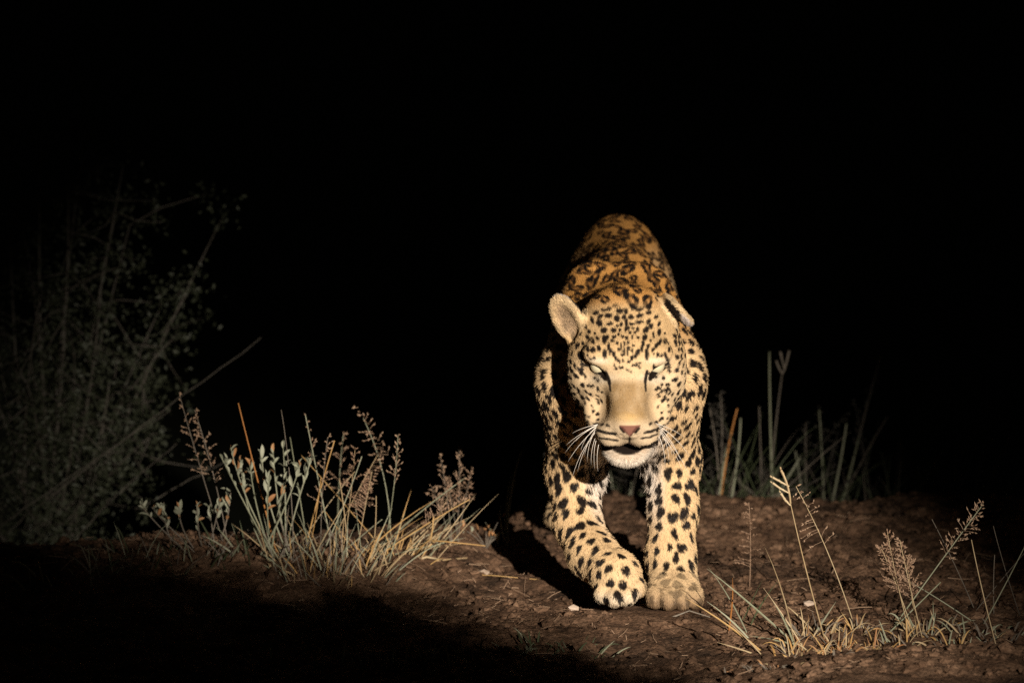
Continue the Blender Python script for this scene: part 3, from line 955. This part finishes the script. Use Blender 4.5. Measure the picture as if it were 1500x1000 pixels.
# --- left: dry tuft on the verge
t1, c1 = tuft_at('grass_tuft', (490, 822), 'dry golden grass tuft with tall leaning stalks on the verge', 'grass tuft')
fill_blades(t1, c1, 110, .12, .07, .025, .12, .75, .0024, [M_STRAW, M_GREY, M_GOLD, M_STRAW, M_GREY, M_TWIG])
for (a, b, m, r, hd) in [((440, 832), (490, 645), M_GOLD, .0018, None),
        ((487, 802), (447, 606), M_GREY, .0015, (.35, .02, 10, dict(up=1.2))),
        ((495, 792), (503, 634), M_GREY, .0011, (.45, .035, 16, dict(up=.7))),
        ((512, 826), (492, 770), M_STRAW, .0022, None), ((510, 824), (497, 700), M_STRAW, .0014, None),
        ((470, 812), (530, 668), M_GREY, .0014, None),
        ((480, 805), (553, 666), M_STRAW, .0010, (.5, .045, 22, dict(one_side=-1, up=.5))),
        ((562, 806), (583, 636), M_GREY, .0010, (.38, .028, 22, dict(up=.9))),
        ((545, 818), (551, 726), M_STRAW, .0013, None), ((530, 812), (520, 735), M_GREY, .0011, None),
        ((455, 824), (425, 640), M_GREY, .0015, None), ((450, 815), (470, 700), M_GOLD, .0012, None),
        ((420, 826), (520, 690), M_STRAW, .0010, None), ((560, 800), (440, 665), M_GOLD, .0010, None),
        ((470, 818), (480, 640), M_TWIG, .0009, (.5, .030, 20, dict(up=.7))), ((500, 815), (520, 655), M_STRAW, .0009, (.5, .032, 24, dict(up=.6))),
        ((430, 818), (412, 600), M_TWIG, .0009, None), ((520, 818), (545, 690), M_STRAW, .0009, (.5, .036, 26, dict(up=.5, one_side=1))),
        ((455, 820), (500, 745), M_STRAW, .0012, None), ((480, 826), (560, 760), M_GREY, .0011, None), ((535, 824), (470, 740), M_GOLD, .0010, None)]:
    seeded(t1, a, b, None, random.uniform(-.05, .06), r, m, hd)

# --- the orange stem and a drooping panicle stalk beside it
t2, c2 = tuft_at('orange_stem', (405, 806), 'straight bare orange stem rising out of pale leaves', 'stem')
seeded(t2, (407, 812), (349, 590), None, .0, .0018, M_ORANGE)
t3, c3 = tuft_at('seed_grass', (585, 800), 'thin grass stalk bent over with feathery drooping seed head', 'grass stalk')
b3 = on(572, 802); s3 = stalk(t3, bez(b3, at(575, 700, b3[1] + .05), at(532, 612, b3[1] + .06), 10), .0012, M_GREY)
panicle(t3, bez(at(570, 668, b3[1] + .05), at(552, 645, b3[1] + .055), at(524, 596, b3[1] + .06), 6), .035, 22, M_SEED, up=.5)

# --- golden straw bent to the right
t4, c4 = tuft_at('bent_straw', (545, 818), 'golden straw stalks leaning low from the dry tuft towards the leopard', 'grass tuft')
seeded(t4, (548, 815), (688, 731), None, -.03, .0017, M_GOLD, (.40, .026, 26, dict(up=.35, one_side=1)))
seeded(t4, (548, 806), (682, 699), None, .05, .0014, M_GREY, (.2, .014, 8, dict(up=.7)))
Yk = on(605, 815)[1]
stalk(t4, [on(604, 816), at(618, 800, Yk), at(631, 789, Yk - .01), at(634, 772, Yk - .015), at(635, 756, Yk - .02)], .0021, M_GOLD)
stalk(t4, [at(626, 791, Yk), at(655, 793, Yk - .01), at(711, 799, Yk - .03)], .0016, M_GOLD)
stalk(t4, [at(618, 800, Yk), at(640, 785, Yk - .02), at(660, 768, Yk - .03)], .0012, M_STRAW)
fill_blades(t4, on(585, 818), 26, .06, .04, .02, .07, .9, .0024, [M_GOLD, M_STRAW])
for _ in range(26):
    bb = on(random.uniform(500, 640), random.uniform(806, 828)); tx = random.uniform(25, 120)
    tp = at(750 + (bb[0] * FPX / (bb[1] + 8)) + tx, random.uniform(715, 800), bb[1] + random.uniform(-.06, .06))
    blade(t4, bb, tp, random.uniform(.0012, .0024), random.choice([M_GOLD, M_STRAW, M_STRAW, M_GREY]))

# --- pale leafy herbs
def leaf_shape(ln_, w):
    V_ = []; F_ = []
    N = 5
    for i in range(N + 1):
        x = i / N; ww = w * math.sin(math.pi * min(.98, x * .9 + .08)) ** .8 * (1 if x < 1 else .1)
        z = .18 * ln_ * math.sin(x * 2.2)
        V_ += [(-ww / 2, x * ln_, z + ww * .25), (0, x * ln_, z), (ww / 2, x * ln_, z + ww * .25)]
    for i in range(N):
        o = 3 * i; F_ += [(o, o + 1, o + 4, o + 3), (o + 1, o + 2, o + 5, o + 4)]
    return mesh('leaf', V_, F_)
LEAF = [leaf_shape(.020, .0075), leaf_shape(.016, .0060), leaf_shape(.023, .0070)]
for q in LEAF: q.materials.append(M_PALE)
LEAFR = [q.copy() for q in LEAF[:2]]
for q in LEAFR: q.materials.clear(); q.materials.append(M_RUST)
def herb(px, label, tips, Y, npl, stem_mat):
    t, c = tuft_at('leafy_herb', px, label, 'herb')
    for (tx, ty) in tips:
        tip = at(tx, ty, c[1] + random.uniform(-.05, .05))
        pts = bez(c + np.array([random.uniform(-.04, .04), random.uniform(-.03, .03), -.004]), (c + tip) / 2 + np.array([(tip[0] - c[0]) * .25 + random.uniform(-.02, .02), random.uniform(-.02, .02), random.uniform(-.03, .01)]), tip, 9)
        V_, F_ = tube(pts, .0021, .0009, 5); link('stem', mesh('stem', V_, F_), stem_mat, t)
        for k in range(npl):
            x = random.uniform(.68, 1.0); i = min(int(x * 8), 7); p = pts[i] + (pts[i + 1] - pts[i]) * random.random()
            o = link('leaf', random.choice(LEAF if random.random() < .85 else LEAFR), None, t)
            rot = Matrix.Rotation(random.uniform(0, 6.283), 4, 'Z') @ Matrix.Rotation(random.uniform(.2, 1.5), 4, 'X') @ Matrix.Rotation(random.uniform(-1.2, 1.2), 4, 'Y')
            s = random.uniform(.6, 1.15)
            o.matrix_parent_inverse = Matrix.Identity(4)
            o.matrix_basis = Matrix.Translation(Vector(p - c)) @ rot @ Matrix.Diagonal((s, s, s, 1))
    return t
herb((405, 815), 'pale grey-green herb with thick stem and upright oval leaves', [(322, 665), (338, 655), (352, 672), (366, 680), (383, 668), (400, 662), (415, 655), (440, 680), (456, 672), (395, 700), (420, 700)], .3, 11, M_GREY)
herb((300, 822), 'low pale leafy herb with curled leaves beside the dark bush', [(205, 738), (222, 742), (240, 735), (262, 742), (288, 738), (305, 742), (322, 735), (338, 720)], .3, 10, M_TWIG)

# --- dim plants between the straw and the cat
t5, c5 = tuft_at('seed_grass', (665, 790), 'dusty pink feathery seed grass behind the golden straw', 'grass tuft')
for a, b in (((662, 790), (645, 668)), ((668, 790), (672, 655)), ((672, 792), (655, 700)), ((660, 788), (632, 712)), ((670, 786), (690, 690))):
    seeded(t5, a, b, None, random.uniform(.05, .2), .0009, M_TWIG, (.55, .03, 20, dict(up=.8)))
t6, c6 = tuft_at('grass_tuft', (742, 800), 'small grey grass sprig with two upright blades in the shade', 'grass tuft')
b6 = on(743, 800)
for tip, w in (((766, 655), .005), ((752, 690), .004), ((757, 700), .004), ((735, 740), .003)):
    blade(t6, b6, at(*tip, b6[1] + .03), w, M_GREY, bow=(-.015, 0, .02))
fill_blades(t6, b6, 10, .04, .04, .02, .07, .7, .003, [M_GREY, M_GREEN])
t7, c7 = tuft_at('small_weed', (712, 802), 'tiny leafy weed with rusty leaves at the shadow edge', 'weed')
for _ in range(8):
    tip = c7 + np.array([random.uniform(-.04, .06), random.uniform(-.03, .03), random.uniform(.02, .07)])
    V_, F_ = tube(bez(c7, (c7 + tip) / 2 + np.array([0, 0, .01]), tip, 5), .001, .0006, 4); link('stem', mesh('stem', V_, F_), M_TWIG, t7)
    for _k in range(3):
        o = link('leaf', random.choice(LEAFR + LEAF[:1]), None, t7); s = random.uniform(.4, .7)
        o.matrix_parent_inverse = Matrix.Identity(4)
        o.matrix_basis = Matrix.Translation(Vector(tip - c7 + rng.normal(0, .005, 3))) @ Matrix.Rotation(random.uniform(0, 6.28), 4, 'Z') @ Matrix.Rotation(random.uniform(.3, 1.3), 4, 'X') @ Matrix.Diagonal((s, s, s, 1))

# --- twigs and stones lying on the verge
def ground_twig(pxs, r, mat, label):
    p = [on(*q) + np.array([0, 0, .006 + .004 * (i % 2)]) for i, q in enumerate(pxs)]
    V_, F_ = tube(p, r, r * .5, 5)
    o = link('fallen_twig', mesh('fallen_twig', V_, F_), mat); tag(o, label, 'twig', 'fallen twigs on the verge'); return o
ground_twig([(480, 828), (560, 834), (640, 841), (720, 847), (790, 850)], .0014, M_GOLD, 'long thin golden twig lying along the lit verge')
ground_twig([(592, 826), (625, 820), (648, 821)], .0030, M_STRAW, 'short thick pale twig lying below the bent golden straw')
ground_twig([(640, 822), (700, 820), (760, 816)], .0018, M_STRAW, 'straight pale twig pointing into the leopard shadow')
ground_twig([(400, 852), (440, 838), (480, 828)], .0018, M_STRAW, 'curved twig at the foot of the dry grass tuft')
ground_twig([(215, 842), (265, 832), (330, 832), (420, 838)], .0016, M_TWIG, 'long grey twig lying under the dim dark bush')
ground_twig([(985, 905), (1010, 899), (1040, 905)], .0018, M_TWIG, 'dark curved twig beside the planted forepaw')
def stone(px, s, label, mat=M_STONE):
    p = on(*px) + np.array([0, 0, s * .45 + .003])
    J = 1 + .28 * (rng.random((len(iv), 1)) - .5) * 2
    V_ = iv * J * np.array([s * 1.2, s, s * .75]) + p
    o = link('stone', mesh('stone', V_, [tuple(q) for q in if_.tolist()], False), mat)
    tag(o, label, 'stone')
stone((709, 842), .0095, 'bright pale stone on the verge beside the long golden twig')
stone((724, 846), .006, 'small pale pebble touching the bright stone')
stone((596, 826), .011, 'flat brown stone under the short thick twig', M_SOIL)
stone((840, 893), .0085, 'pale pebble just ahead of the lifted forepaw')
stone((1185, 887), .009, 'rounded pale stone behind the short dry grass', M_STONE)

# --- dry litter: broken straw and leaf bits on the soil
LV, LF = [], []
for _ in range(2000):
    x, y = random.uniform(-.95, 1.0), random.uniform(-.85, .95)
    if random.random() > .35 + .65 * math.exp(-((y - .2) / .25) ** 2) * (x < .05): continue
    if math.hypot((x - .24) / .11, (y + .05) / .16) < 1: continue
    a = random.uniform(0, 3.14); ln_ = random.choice((.006, .010, .018, .045)) * random.uniform(.6, 1.3); w_l = random.uniform(.0003, .0009)
    d = np.array([math.cos(a), math.sin(a), 0]); e = np.array([-math.sin(a), math.cos(a), 0])
    p0, p1 = np.array([x, y, 0]) - d * ln_ / 2, np.array([x, y, 0]) + d * ln_ / 2
    p0[2] = hz1(p0) + random.uniform(.001, .006); p1[2] = hz1(p1) + random.uniform(.001, .008)
    tv, tf = tube([p0, (p0 + p1) / 2 + rng.normal(0, ln_ * .04, 3) * (1, 1, .6), p1], w_l, w_l * .7, 4)
    o = len(LV); LV += tv; LF += [tuple(q + o for q in fc) for fc in tf]
tag(link('straw_litter', mesh('straw_litter', LV, LF, False), M_SEED), 'broken straw litter strewn over the soil', 'litter', kind='stuff')

# --- right: short dry clump in front with tall stalks
t8, c8 = tuft_at('grass_tuft', (1215, 935), 'short bright dry grass clump in front of the leopard', 'grass tuft')
for px, py, k, rx in ((1160, 955, 22, .03), (1195, 930, 40, .035), (1225, 945, 46, .03), (1250, 925, 34, .03), (1280, 945, 34, .03), (1180, 968, 14, .05), (1240, 962, 24, .06)):
    fill_blades(t8, on(px, py), k, rx, .03, .010, .060, 1.1, .0028, [M_STRAW, M_GOLD, M_STRAW, M_RUST, M_TWIG], .6)
for (a, b, m, w) in [((1165, 945), (1120, 800), M_STRAW, .0028), ((1160, 935), (1035, 832), M_GREY, .0034), ((1120, 960), (1060, 905), M_STRAW, .003),
        ((1195, 925), (1150, 885), M_STRAW, .0045), ((1165, 945), (1132, 880), M_GREY, .004), ((1165, 940), (1095, 930), M_GREY, .0035),
        ((1190, 930), (1225, 880), M_GREY, .003), ((1180, 950), (1118, 860), M_STRAW, .002)]:
    bb = on(*a); blade(t8, bb, at(b[0], b[1], bb[1] + random.uniform(-.05, .05)), w, m)
t9, c9 = tuft_at('seed_grass', (1207, 930), 'tall pale stalk with four finger-like seed spikes', 'grass stalk')
b9 = on(1208, 932); Y9 = b9[1] - .02
s9 = stalk(t9, bez(b9, at(1178, 830, Y9), at(1158, 737, Y9), 9), .0015, M_STRAW)
for pts in ([(1158, 737), (1157, 712), (1144, 688)], [(1157, 722), (1146, 718), (1132, 707)], [(1156, 712), (1143, 705), (1132, 699)], [(1158, 740), (1150, 733), (1144, 722)]):
    q = [at(x, y, Y9) for x, y in pts]; P9 = bez(q[0], q[1], q[2], 7)
    V_, F_ = tube(P9, .0014, .0022, 5)
    for p in P9[1:]:
        for _ in range(3): spikelet(V_, F_, p, P9[-1] - P9[0] + rng.normal(0, .006, 3), .006, .0013)
    link('seed_spike', mesh('seed_spike', V_, F_, False), M_STRAW, t9)
t10, c10 = tuft_at('seed_grass', (1252, 912), 'tall thin pale stalk with loose open seed head', 'grass stalk')
seeded(t10, (1252, 914), (1166, 712), None, -.02, .0011, M_STRAW, (.38, .040, 20, dict(up=.2)))
t11, c11 = tuft_at('grass_tuft', (1095, 925), 'sparse straw blades fanning out beside the planted paw', 'grass tuft')
for a, b, m, w in [((1118, 952), (1000, 873), M_GOLD, .0036), ((1095, 925), (1037, 829), M_GREY, .0034), ((1067, 924), (1073, 845), M_ORANGE, .0026),
        ((1100, 935), (1035, 880), M_GREY, .003), ((1085, 912), (1117, 848), M_GREEN, .0035), ((1098, 915), (1140, 850), M_GREEN, .003), ((1108, 955), (1050, 940), M_STRAW, .0025)]:
    bb = on(*a); blade(t11, bb, at(b[0], b[1], bb[1] + random.uniform(-.06, .02)), w, m)
t12, c12 = tuft_at('seed_grass', (1098, 856), 'faint upright stalk with thin misty seed head on the track', 'grass stalk')
seeded(t12, (1098, 858), (1097, 735), None, .0, .0008, M_SEED, (.75, .028, 26, dict(up=.4)))
t13, c13 = tuft_at('seed_grass', (1345, 930), 'bushy reddish seed head grass among short dry blades', 'grass tuft')
for a, b, s in (((1335, 932), (1300, 780), .038), ((1352, 934), (1318, 790), .034), ((1340, 930), (1290, 800), .030), ((1345, 932), (1328, 815), .030)):
    seeded(t13, a, b, None, random.uniform(-.03, .03), .0010, M_STRAW, (.55, s, 40, dict(up=1.0)))
for px, py, k, rx in ((1320, 942, 24, .03), (1350, 925, 30, .03), (1395, 945, 24, .04), (1375, 915, 12, .03)):
    fill_blades(t13, on(px, py), k, rx, .03, .010, .055, 1.1, .0030, [M_STRAW, M_GREY, M_GOLD, M_TWIG], .6)
t14, c14 = tuft_at('seed_grass', (1328, 900), 'long grey stalk slanting across with comb-like seed head', 'grass stalk')
seeded(t14, (1305, 920), (1440, 738), None, .02, .0014, M_GREY, (.42, .034, 44, dict(up=.5, sp=.007)))
seeded(t14, (1300, 925), (1378, 852), None, .02, .0016, M_GREY)
t15, c15 = tuft_at('grass_tuft', (1445, 925), 'thin crossed grass stalks over a low straggly dry clump', 'grass tuft')
for a, b, m, r in [((1462, 952), (1423, 790), M_STRAW, .0012), ((1433, 912), (1330, 850), M_GREY, .0013), ((1432, 900), (1365, 760), M_TWIG, .0010),
        ((1456, 900), (1457, 812), M_TWIG, .0010), ((1440, 912), (1502, 798), M_GREY, .0013), ((1430, 890), (1500, 810), M_TWIG, .0008), ((1495, 900), (1455, 770), M_TWIG, .0009)]:
    seeded(t15, a, b, None, random.uniform(-.03, .04), r, m)
fill_blades(t15, on(1455, 935), 40, .08, .05, .015, .06, 1.0, .003, [M_GREY, M_STRAW, M_TWIG], .5)
for px, lab in (((1150, 975), 'low dry stubble at the near lip of the track'), ((1300, 965), 'low dry stubble below the reddish seed heads')):
    tt, cc = tuft_at('grass_stubble', px, lab, 'stubble', 'stubble along the near lip')
    fill_blades(tt, cc, 45, .12, .04, .008, .028, 1.2, .0035, [M_STRAW, M_RUST, M_TWIG], .5)

# --- right: weeds behind
def back_weed(px, label, Y, stems, nbl, rx, hmin, hmax, mats):
    x = at(px, 700, Y)[0]; c = np.array([x, Y, hz1((x, Y)) - .004])
    t = thing('roadside_weed', c, label, 'weed', None)
    for tx, ty, r, m, hd in stems:
        b = c + np.array([random.uniform(-.3, .3) * rx, random.uniform(-.05, .05), 0]); b[2] = hz1(b) - .004
        if abs(at(tx, ty, Y)[0] - b[0]) > .12: b[0] = b[0] * .6 + at(tx, ty, Y)[0] * .4; b[2] = hz1(b) - .004
        tip = at(tx, ty, Y + random.uniform(-.05, .08)); L_ = np.linalg.norm(tip - b)
        pts = bez(b, (b + tip) / 2 + np.array([random.uniform(-.05, .05) * L_, 0, .05 * L_]), tip, 10)
        o = stalk(t, pts, r * 1.25, m)
        if hd:
            sh = panicle(t, pts[int(9 * (1 - hd[0])):], hd[1], hd[2], M_BARK, up=.8)
    fill_blades(t, c, nbl * 2, rx * 1.4, .14, hmin, hmax * 1.7, 1.1, .0022, mats, .25)
    for _ in range(5):
        b = c + np.array([random.uniform(-1, 1) * rx, random.uniform(-.1, .1), 0]); b[2] = hz1(b) - .004
        L_ = random.uniform(.10, .26); tip = b + np.array([random.gauss(0, .35), random.gauss(0, .2), 1]) * L_
        pts = bez(b, (b + tip) / 2 + np.array([random.uniform(-.1, .1) * L_, 0, .05 * L_]), tip, 10)
        o = stalk(t, pts, .0009, M_BARK); panicle(t, pts[5:], .030, 14, M_BARK, up=.7)
    return t
back_weed(1060, 'grey-green weed with feathery seed head behind the planted leg', 1.35,
          [(1055, 575, .0012, M_TWIG, (.45, .03, 26)), (1085, 612, .002, M_GREY, None), (1040, 600, .0012, M_TWIG, (.4, .03, 18)), (1080, 598, .0022, M_ORANGE, None), (1065, 650, .002, M_GREY, None)],
          34, .10, .05, .16, [M_GREEN, M_GREEN, M_BARK, M_GREEN, M_TWIG])
t16 = back_weed(1130, 'tall upright grey stem beside a forked seed stalk', 1.45,
          [(1127, 515, .0022, M_GREY, None), (1146, 545, .0016, M_TWIG, None), (1112, 595, .0013, M_TWIG, None), (1172, 670, .0022, M_GREY, None)], 22, .10, .04, .13, [M_GREEN, M_GREEN, M_BARK, M_GREEN])
for pts in ([(1146, 548), (1152, 535), (1156, 513)], [(1146, 548), (1140, 538), (1137, 528)], [(1149, 540), (1145, 525), (1143, 515)]):
    q = [at(x, y, 1.45) for x, y in pts]; V_, F_ = tube(bez(q[0], q[1], q[2], 6), .0018, .0024, 5)
    link('seed_spike', mesh('seed_spike', V_, F_), M_TWIG, t16)
back_weed(1215, 'tangled weed with long arching grey stems behind the track', 1.55,
          [(1290, 520, .0018, M_TWIG, (.3, .02, 12)), (1270, 590, .0022, M_GREY, None), (1200, 600, .0016, M_GREY, (.4, .03, 16)), (1240, 620, .0024, M_GREY, None), (1180, 620, .0012, M_TWIG, (.5, .035, 24)),
           (1300, 610, .0013, M_TWIG, None), (1165, 660, .002, M_GREY, None)], 44, .16, .05, .15, [M_GREEN, M_GREEN, M_BARK, M_GREEN, M_TWIG])
back_weed(1320, 'low sprawling dim weed beyond the tangled stems, away from the leopard', 1.65,
          [(1320, 640, .0014, M_TWIG, (.4, .03, 20)), (1380, 660, .0016, M_TWIG, None), (1345, 680, .0018, M_GREY, None), (1290, 660, .0016, M_GREY, None)], 40, .16, .04, .11, [M_GREEN, M_GREEN, M_BARK, M_TWIG, M_GREEN])
back_weed(1440, 'faint low weed with a trailing twig far along the verge', 1.7,
          [(1500, 685, .0016, M_TWIG, None), (1440, 660, .0012, M_TWIG, (.4, .03, 16)), (1480, 640, .0012, M_TWIG, None)], 34, .14, .03, .10, [M_GREEN, M_TWIG])
back_weed(915, 'dim grass seen between the leopard forelegs', 1.7,
          [(900, 690, .0014, M_GREY, None), (935, 680, .0012, M_TWIG, None), (925, 705, .0014, M_GREY, None)], 24, .035, .04, .14, [M_GREY, M_GREEN, M_TWIG])

# --- left: the dark bush
def leaf_cloud(name, centers, per, spread, size, mat, parent):
    P = []; 
    for c, s in centers:
        k = int(per * s)
        P.append(c + rng.normal(0, spread * s, (k, 3)))
    P = np.concatenate(P); n = len(P)
    a = rng.normal(0, 1, (n, 3)); a /= np.linalg.norm(a, axis=1)[:, None]
    b = np.cross(a, rng.normal(0, 1, (n, 3))); b /= np.linalg.norm(b, axis=1)[:, None]
    s = size * rng.uniform(.6, 1.3, (n, 1))
    V_ = np.stack([P - a * s, P + b * s * .42 + np.cross(a, b) * s * .15, P + a * s, P - b * s * .42 + np.cross(a, b) * s * .15], 1).reshape(-1, 3)
    F_ = np.arange(4 * n).reshape(-1, 4)
    m = bpy.data.meshes.new(name); np_mesh(m, V_, F_)
    o = link(name, m, mat, parent); return o
def bush(name, c, tips, label, leafsize, per, mat=M_BUSH, sd=.055, bow=1.0):
    t = thing(name, c, label, 'bush')
    ctr = []
    for tip in tips:
        tip = np.array(tip); mid = (c + tip) / 2 + bow * np.array([random.uniform(-.06, .06), random.uniform(-.05, .05), random.uniform(0, .08)])
        pts = bez(c + rng.normal(0, .015, 3) * (1, 1, 0), mid, tip, 10)
        V_, F_ = tube(pts, .0050, .0012, 6); link('branch', mesh('branch', V_, F_), M_BARK, t)
        for i in range(3, 10):
            ctr.append((pts[i], random.uniform(.6, 1.2)))
            for _ in range(2):
                q = pts[i] + rng.normal(0, sd, 3)
                V2, F2 = tube([pts[i], (pts[i] + q) / 2 + rng.normal(0, .006, 3), q], .0016, .0007, 4)
                link('twig', mesh('twig', V2, F2), M_BARK, t)
                ctr.append((q, random.uniform(.4, 1.0)))
    leaf_cloud('crown', ctr, per, .024, leafsize, mat, t)
    return t
Yb = 1.6
cb = at(60, 790, Yb); cb[2] = hz1(cb) - .01
tips = [at(x, y, Yb + d) for x, y, d in ((124, 195, .0), (180, 245, -.05), (60, 205, .1), (10, 200, 0), (100, 280, -.1), (30, 320, -.1), (190, 330, .0), (280, 412, -.05), (235, 450, .05), (150, 400, -.15),
        (60, 430, -.2), (215, 540, -.1), (160, 560, -.15), (40, 560, -.2), (110, 620, -.2), (-40, 300, .1), (-80, 420, 0), (-60, 600, -.1), (20, 690, -.25), (140, 700, -.2), (220, 640, -.1))]
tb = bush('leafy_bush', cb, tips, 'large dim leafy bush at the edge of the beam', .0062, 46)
for pts in ([(60, 740), (220, 610), (384, 494)], [(0, 770), (110, 690), (250, 600)], [(200, 745), (300, 690), (345, 668)], [(100, 800), (190, 700), (260, 650)], [(20, 560), (60, 500), (75, 450)]):
    q = [at(x, y, Yb - .35) for x, y in pts]; bz = bez(q[0], q[1], q[2], 12); bz = [p + rng.normal(0, .0012, 3) for p in bz]
    V_, F_ = tube(bz, .0013, .0006, 5)
    link('twig', mesh('twig', V_, F_), M_BARK, tb)
# undergrowth below it
for px, py, lab in (((90), 860, 'dark low grass under the dim bush'), (230, 850, 'dark low grass below the curled herb'), (350, 850, 'short dim grass before the thick-stemmed herb')):
    tt, cc = tuft_at('grass_tuft', (px, py), lab, 'grass tuft', 'dim grass under the bush and herbs')
    fill_blades(tt, cc, 34, .12, .08, .02, .09, .9, .003, [M_TWIG, M_GREY, M_GREEN], .4)
t17, c17 = tuft_at('seed_grass', (335, 800), 'dim feathery grass leaning over the curled herb', 'grass stalk')
seeded(t17, (335, 800), (285, 600), None, .05, .0010, M_TWIG, (.5, .035, 30, dict(up=.8)))
seeded(t17, (330, 800), (262, 575), None, .08, .0010, M_TWIG, (.45, .03, 20, dict(up=.8)))

# --- green grass in the shaded foreground
for px, py, lab in ((690, 965, 'green grass in shade below the lit verge'), (810, 960, 'green grass in shade below the lifted forepaw'), (560, 970, 'green grass in deep shade before the dry golden tuft'), (400, 965, 'green grass in deep shade before the pale herbs')):
    tt, cc = tuft_at('grass_tuft', (px, py), lab, 'grass tuft', 'green grass in the shaded foreground')
    fill_blades(tt, cc, 40, .10, .09, .015, .05, .9, .003, [M_GREEN, M_GREEN, M_GREY], .4)

# --- unseen shrub, added near the lamp to shade the near left ground
cs = np.array([1.14, -6.02, 0.0]); cs[2] = hz1(cs) - .01
stips = []
for px, py in ((-60, 835), (60, 835), (150, 838), (240, 840), (320, 845), (380, 849), (430, 852), (480, 860), (530, 868), (585, 884), (640, 898), (695, 910), (750, 920), (800, 930), (850, 940), (880, 952), (905, 975)):
    G = gnd(px, py + 14); k = (cs[1] - LAMP[1]) / (G[1] - LAMP[1]); q = LAMP + k * (G - LAMP)
    stips.append(q + np.array([-.022, random.uniform(-.02, .02), -.040]))
    stips.append(q + np.array([-.04, random.uniform(-.08, .08), -.05 - random.uniform(.08, .3)]))
bush('leafy_bush', cs, stips, 'small unseen leafy shrub added near the lamp to cast shade', .016, 46, sd=.018, bow=.15)
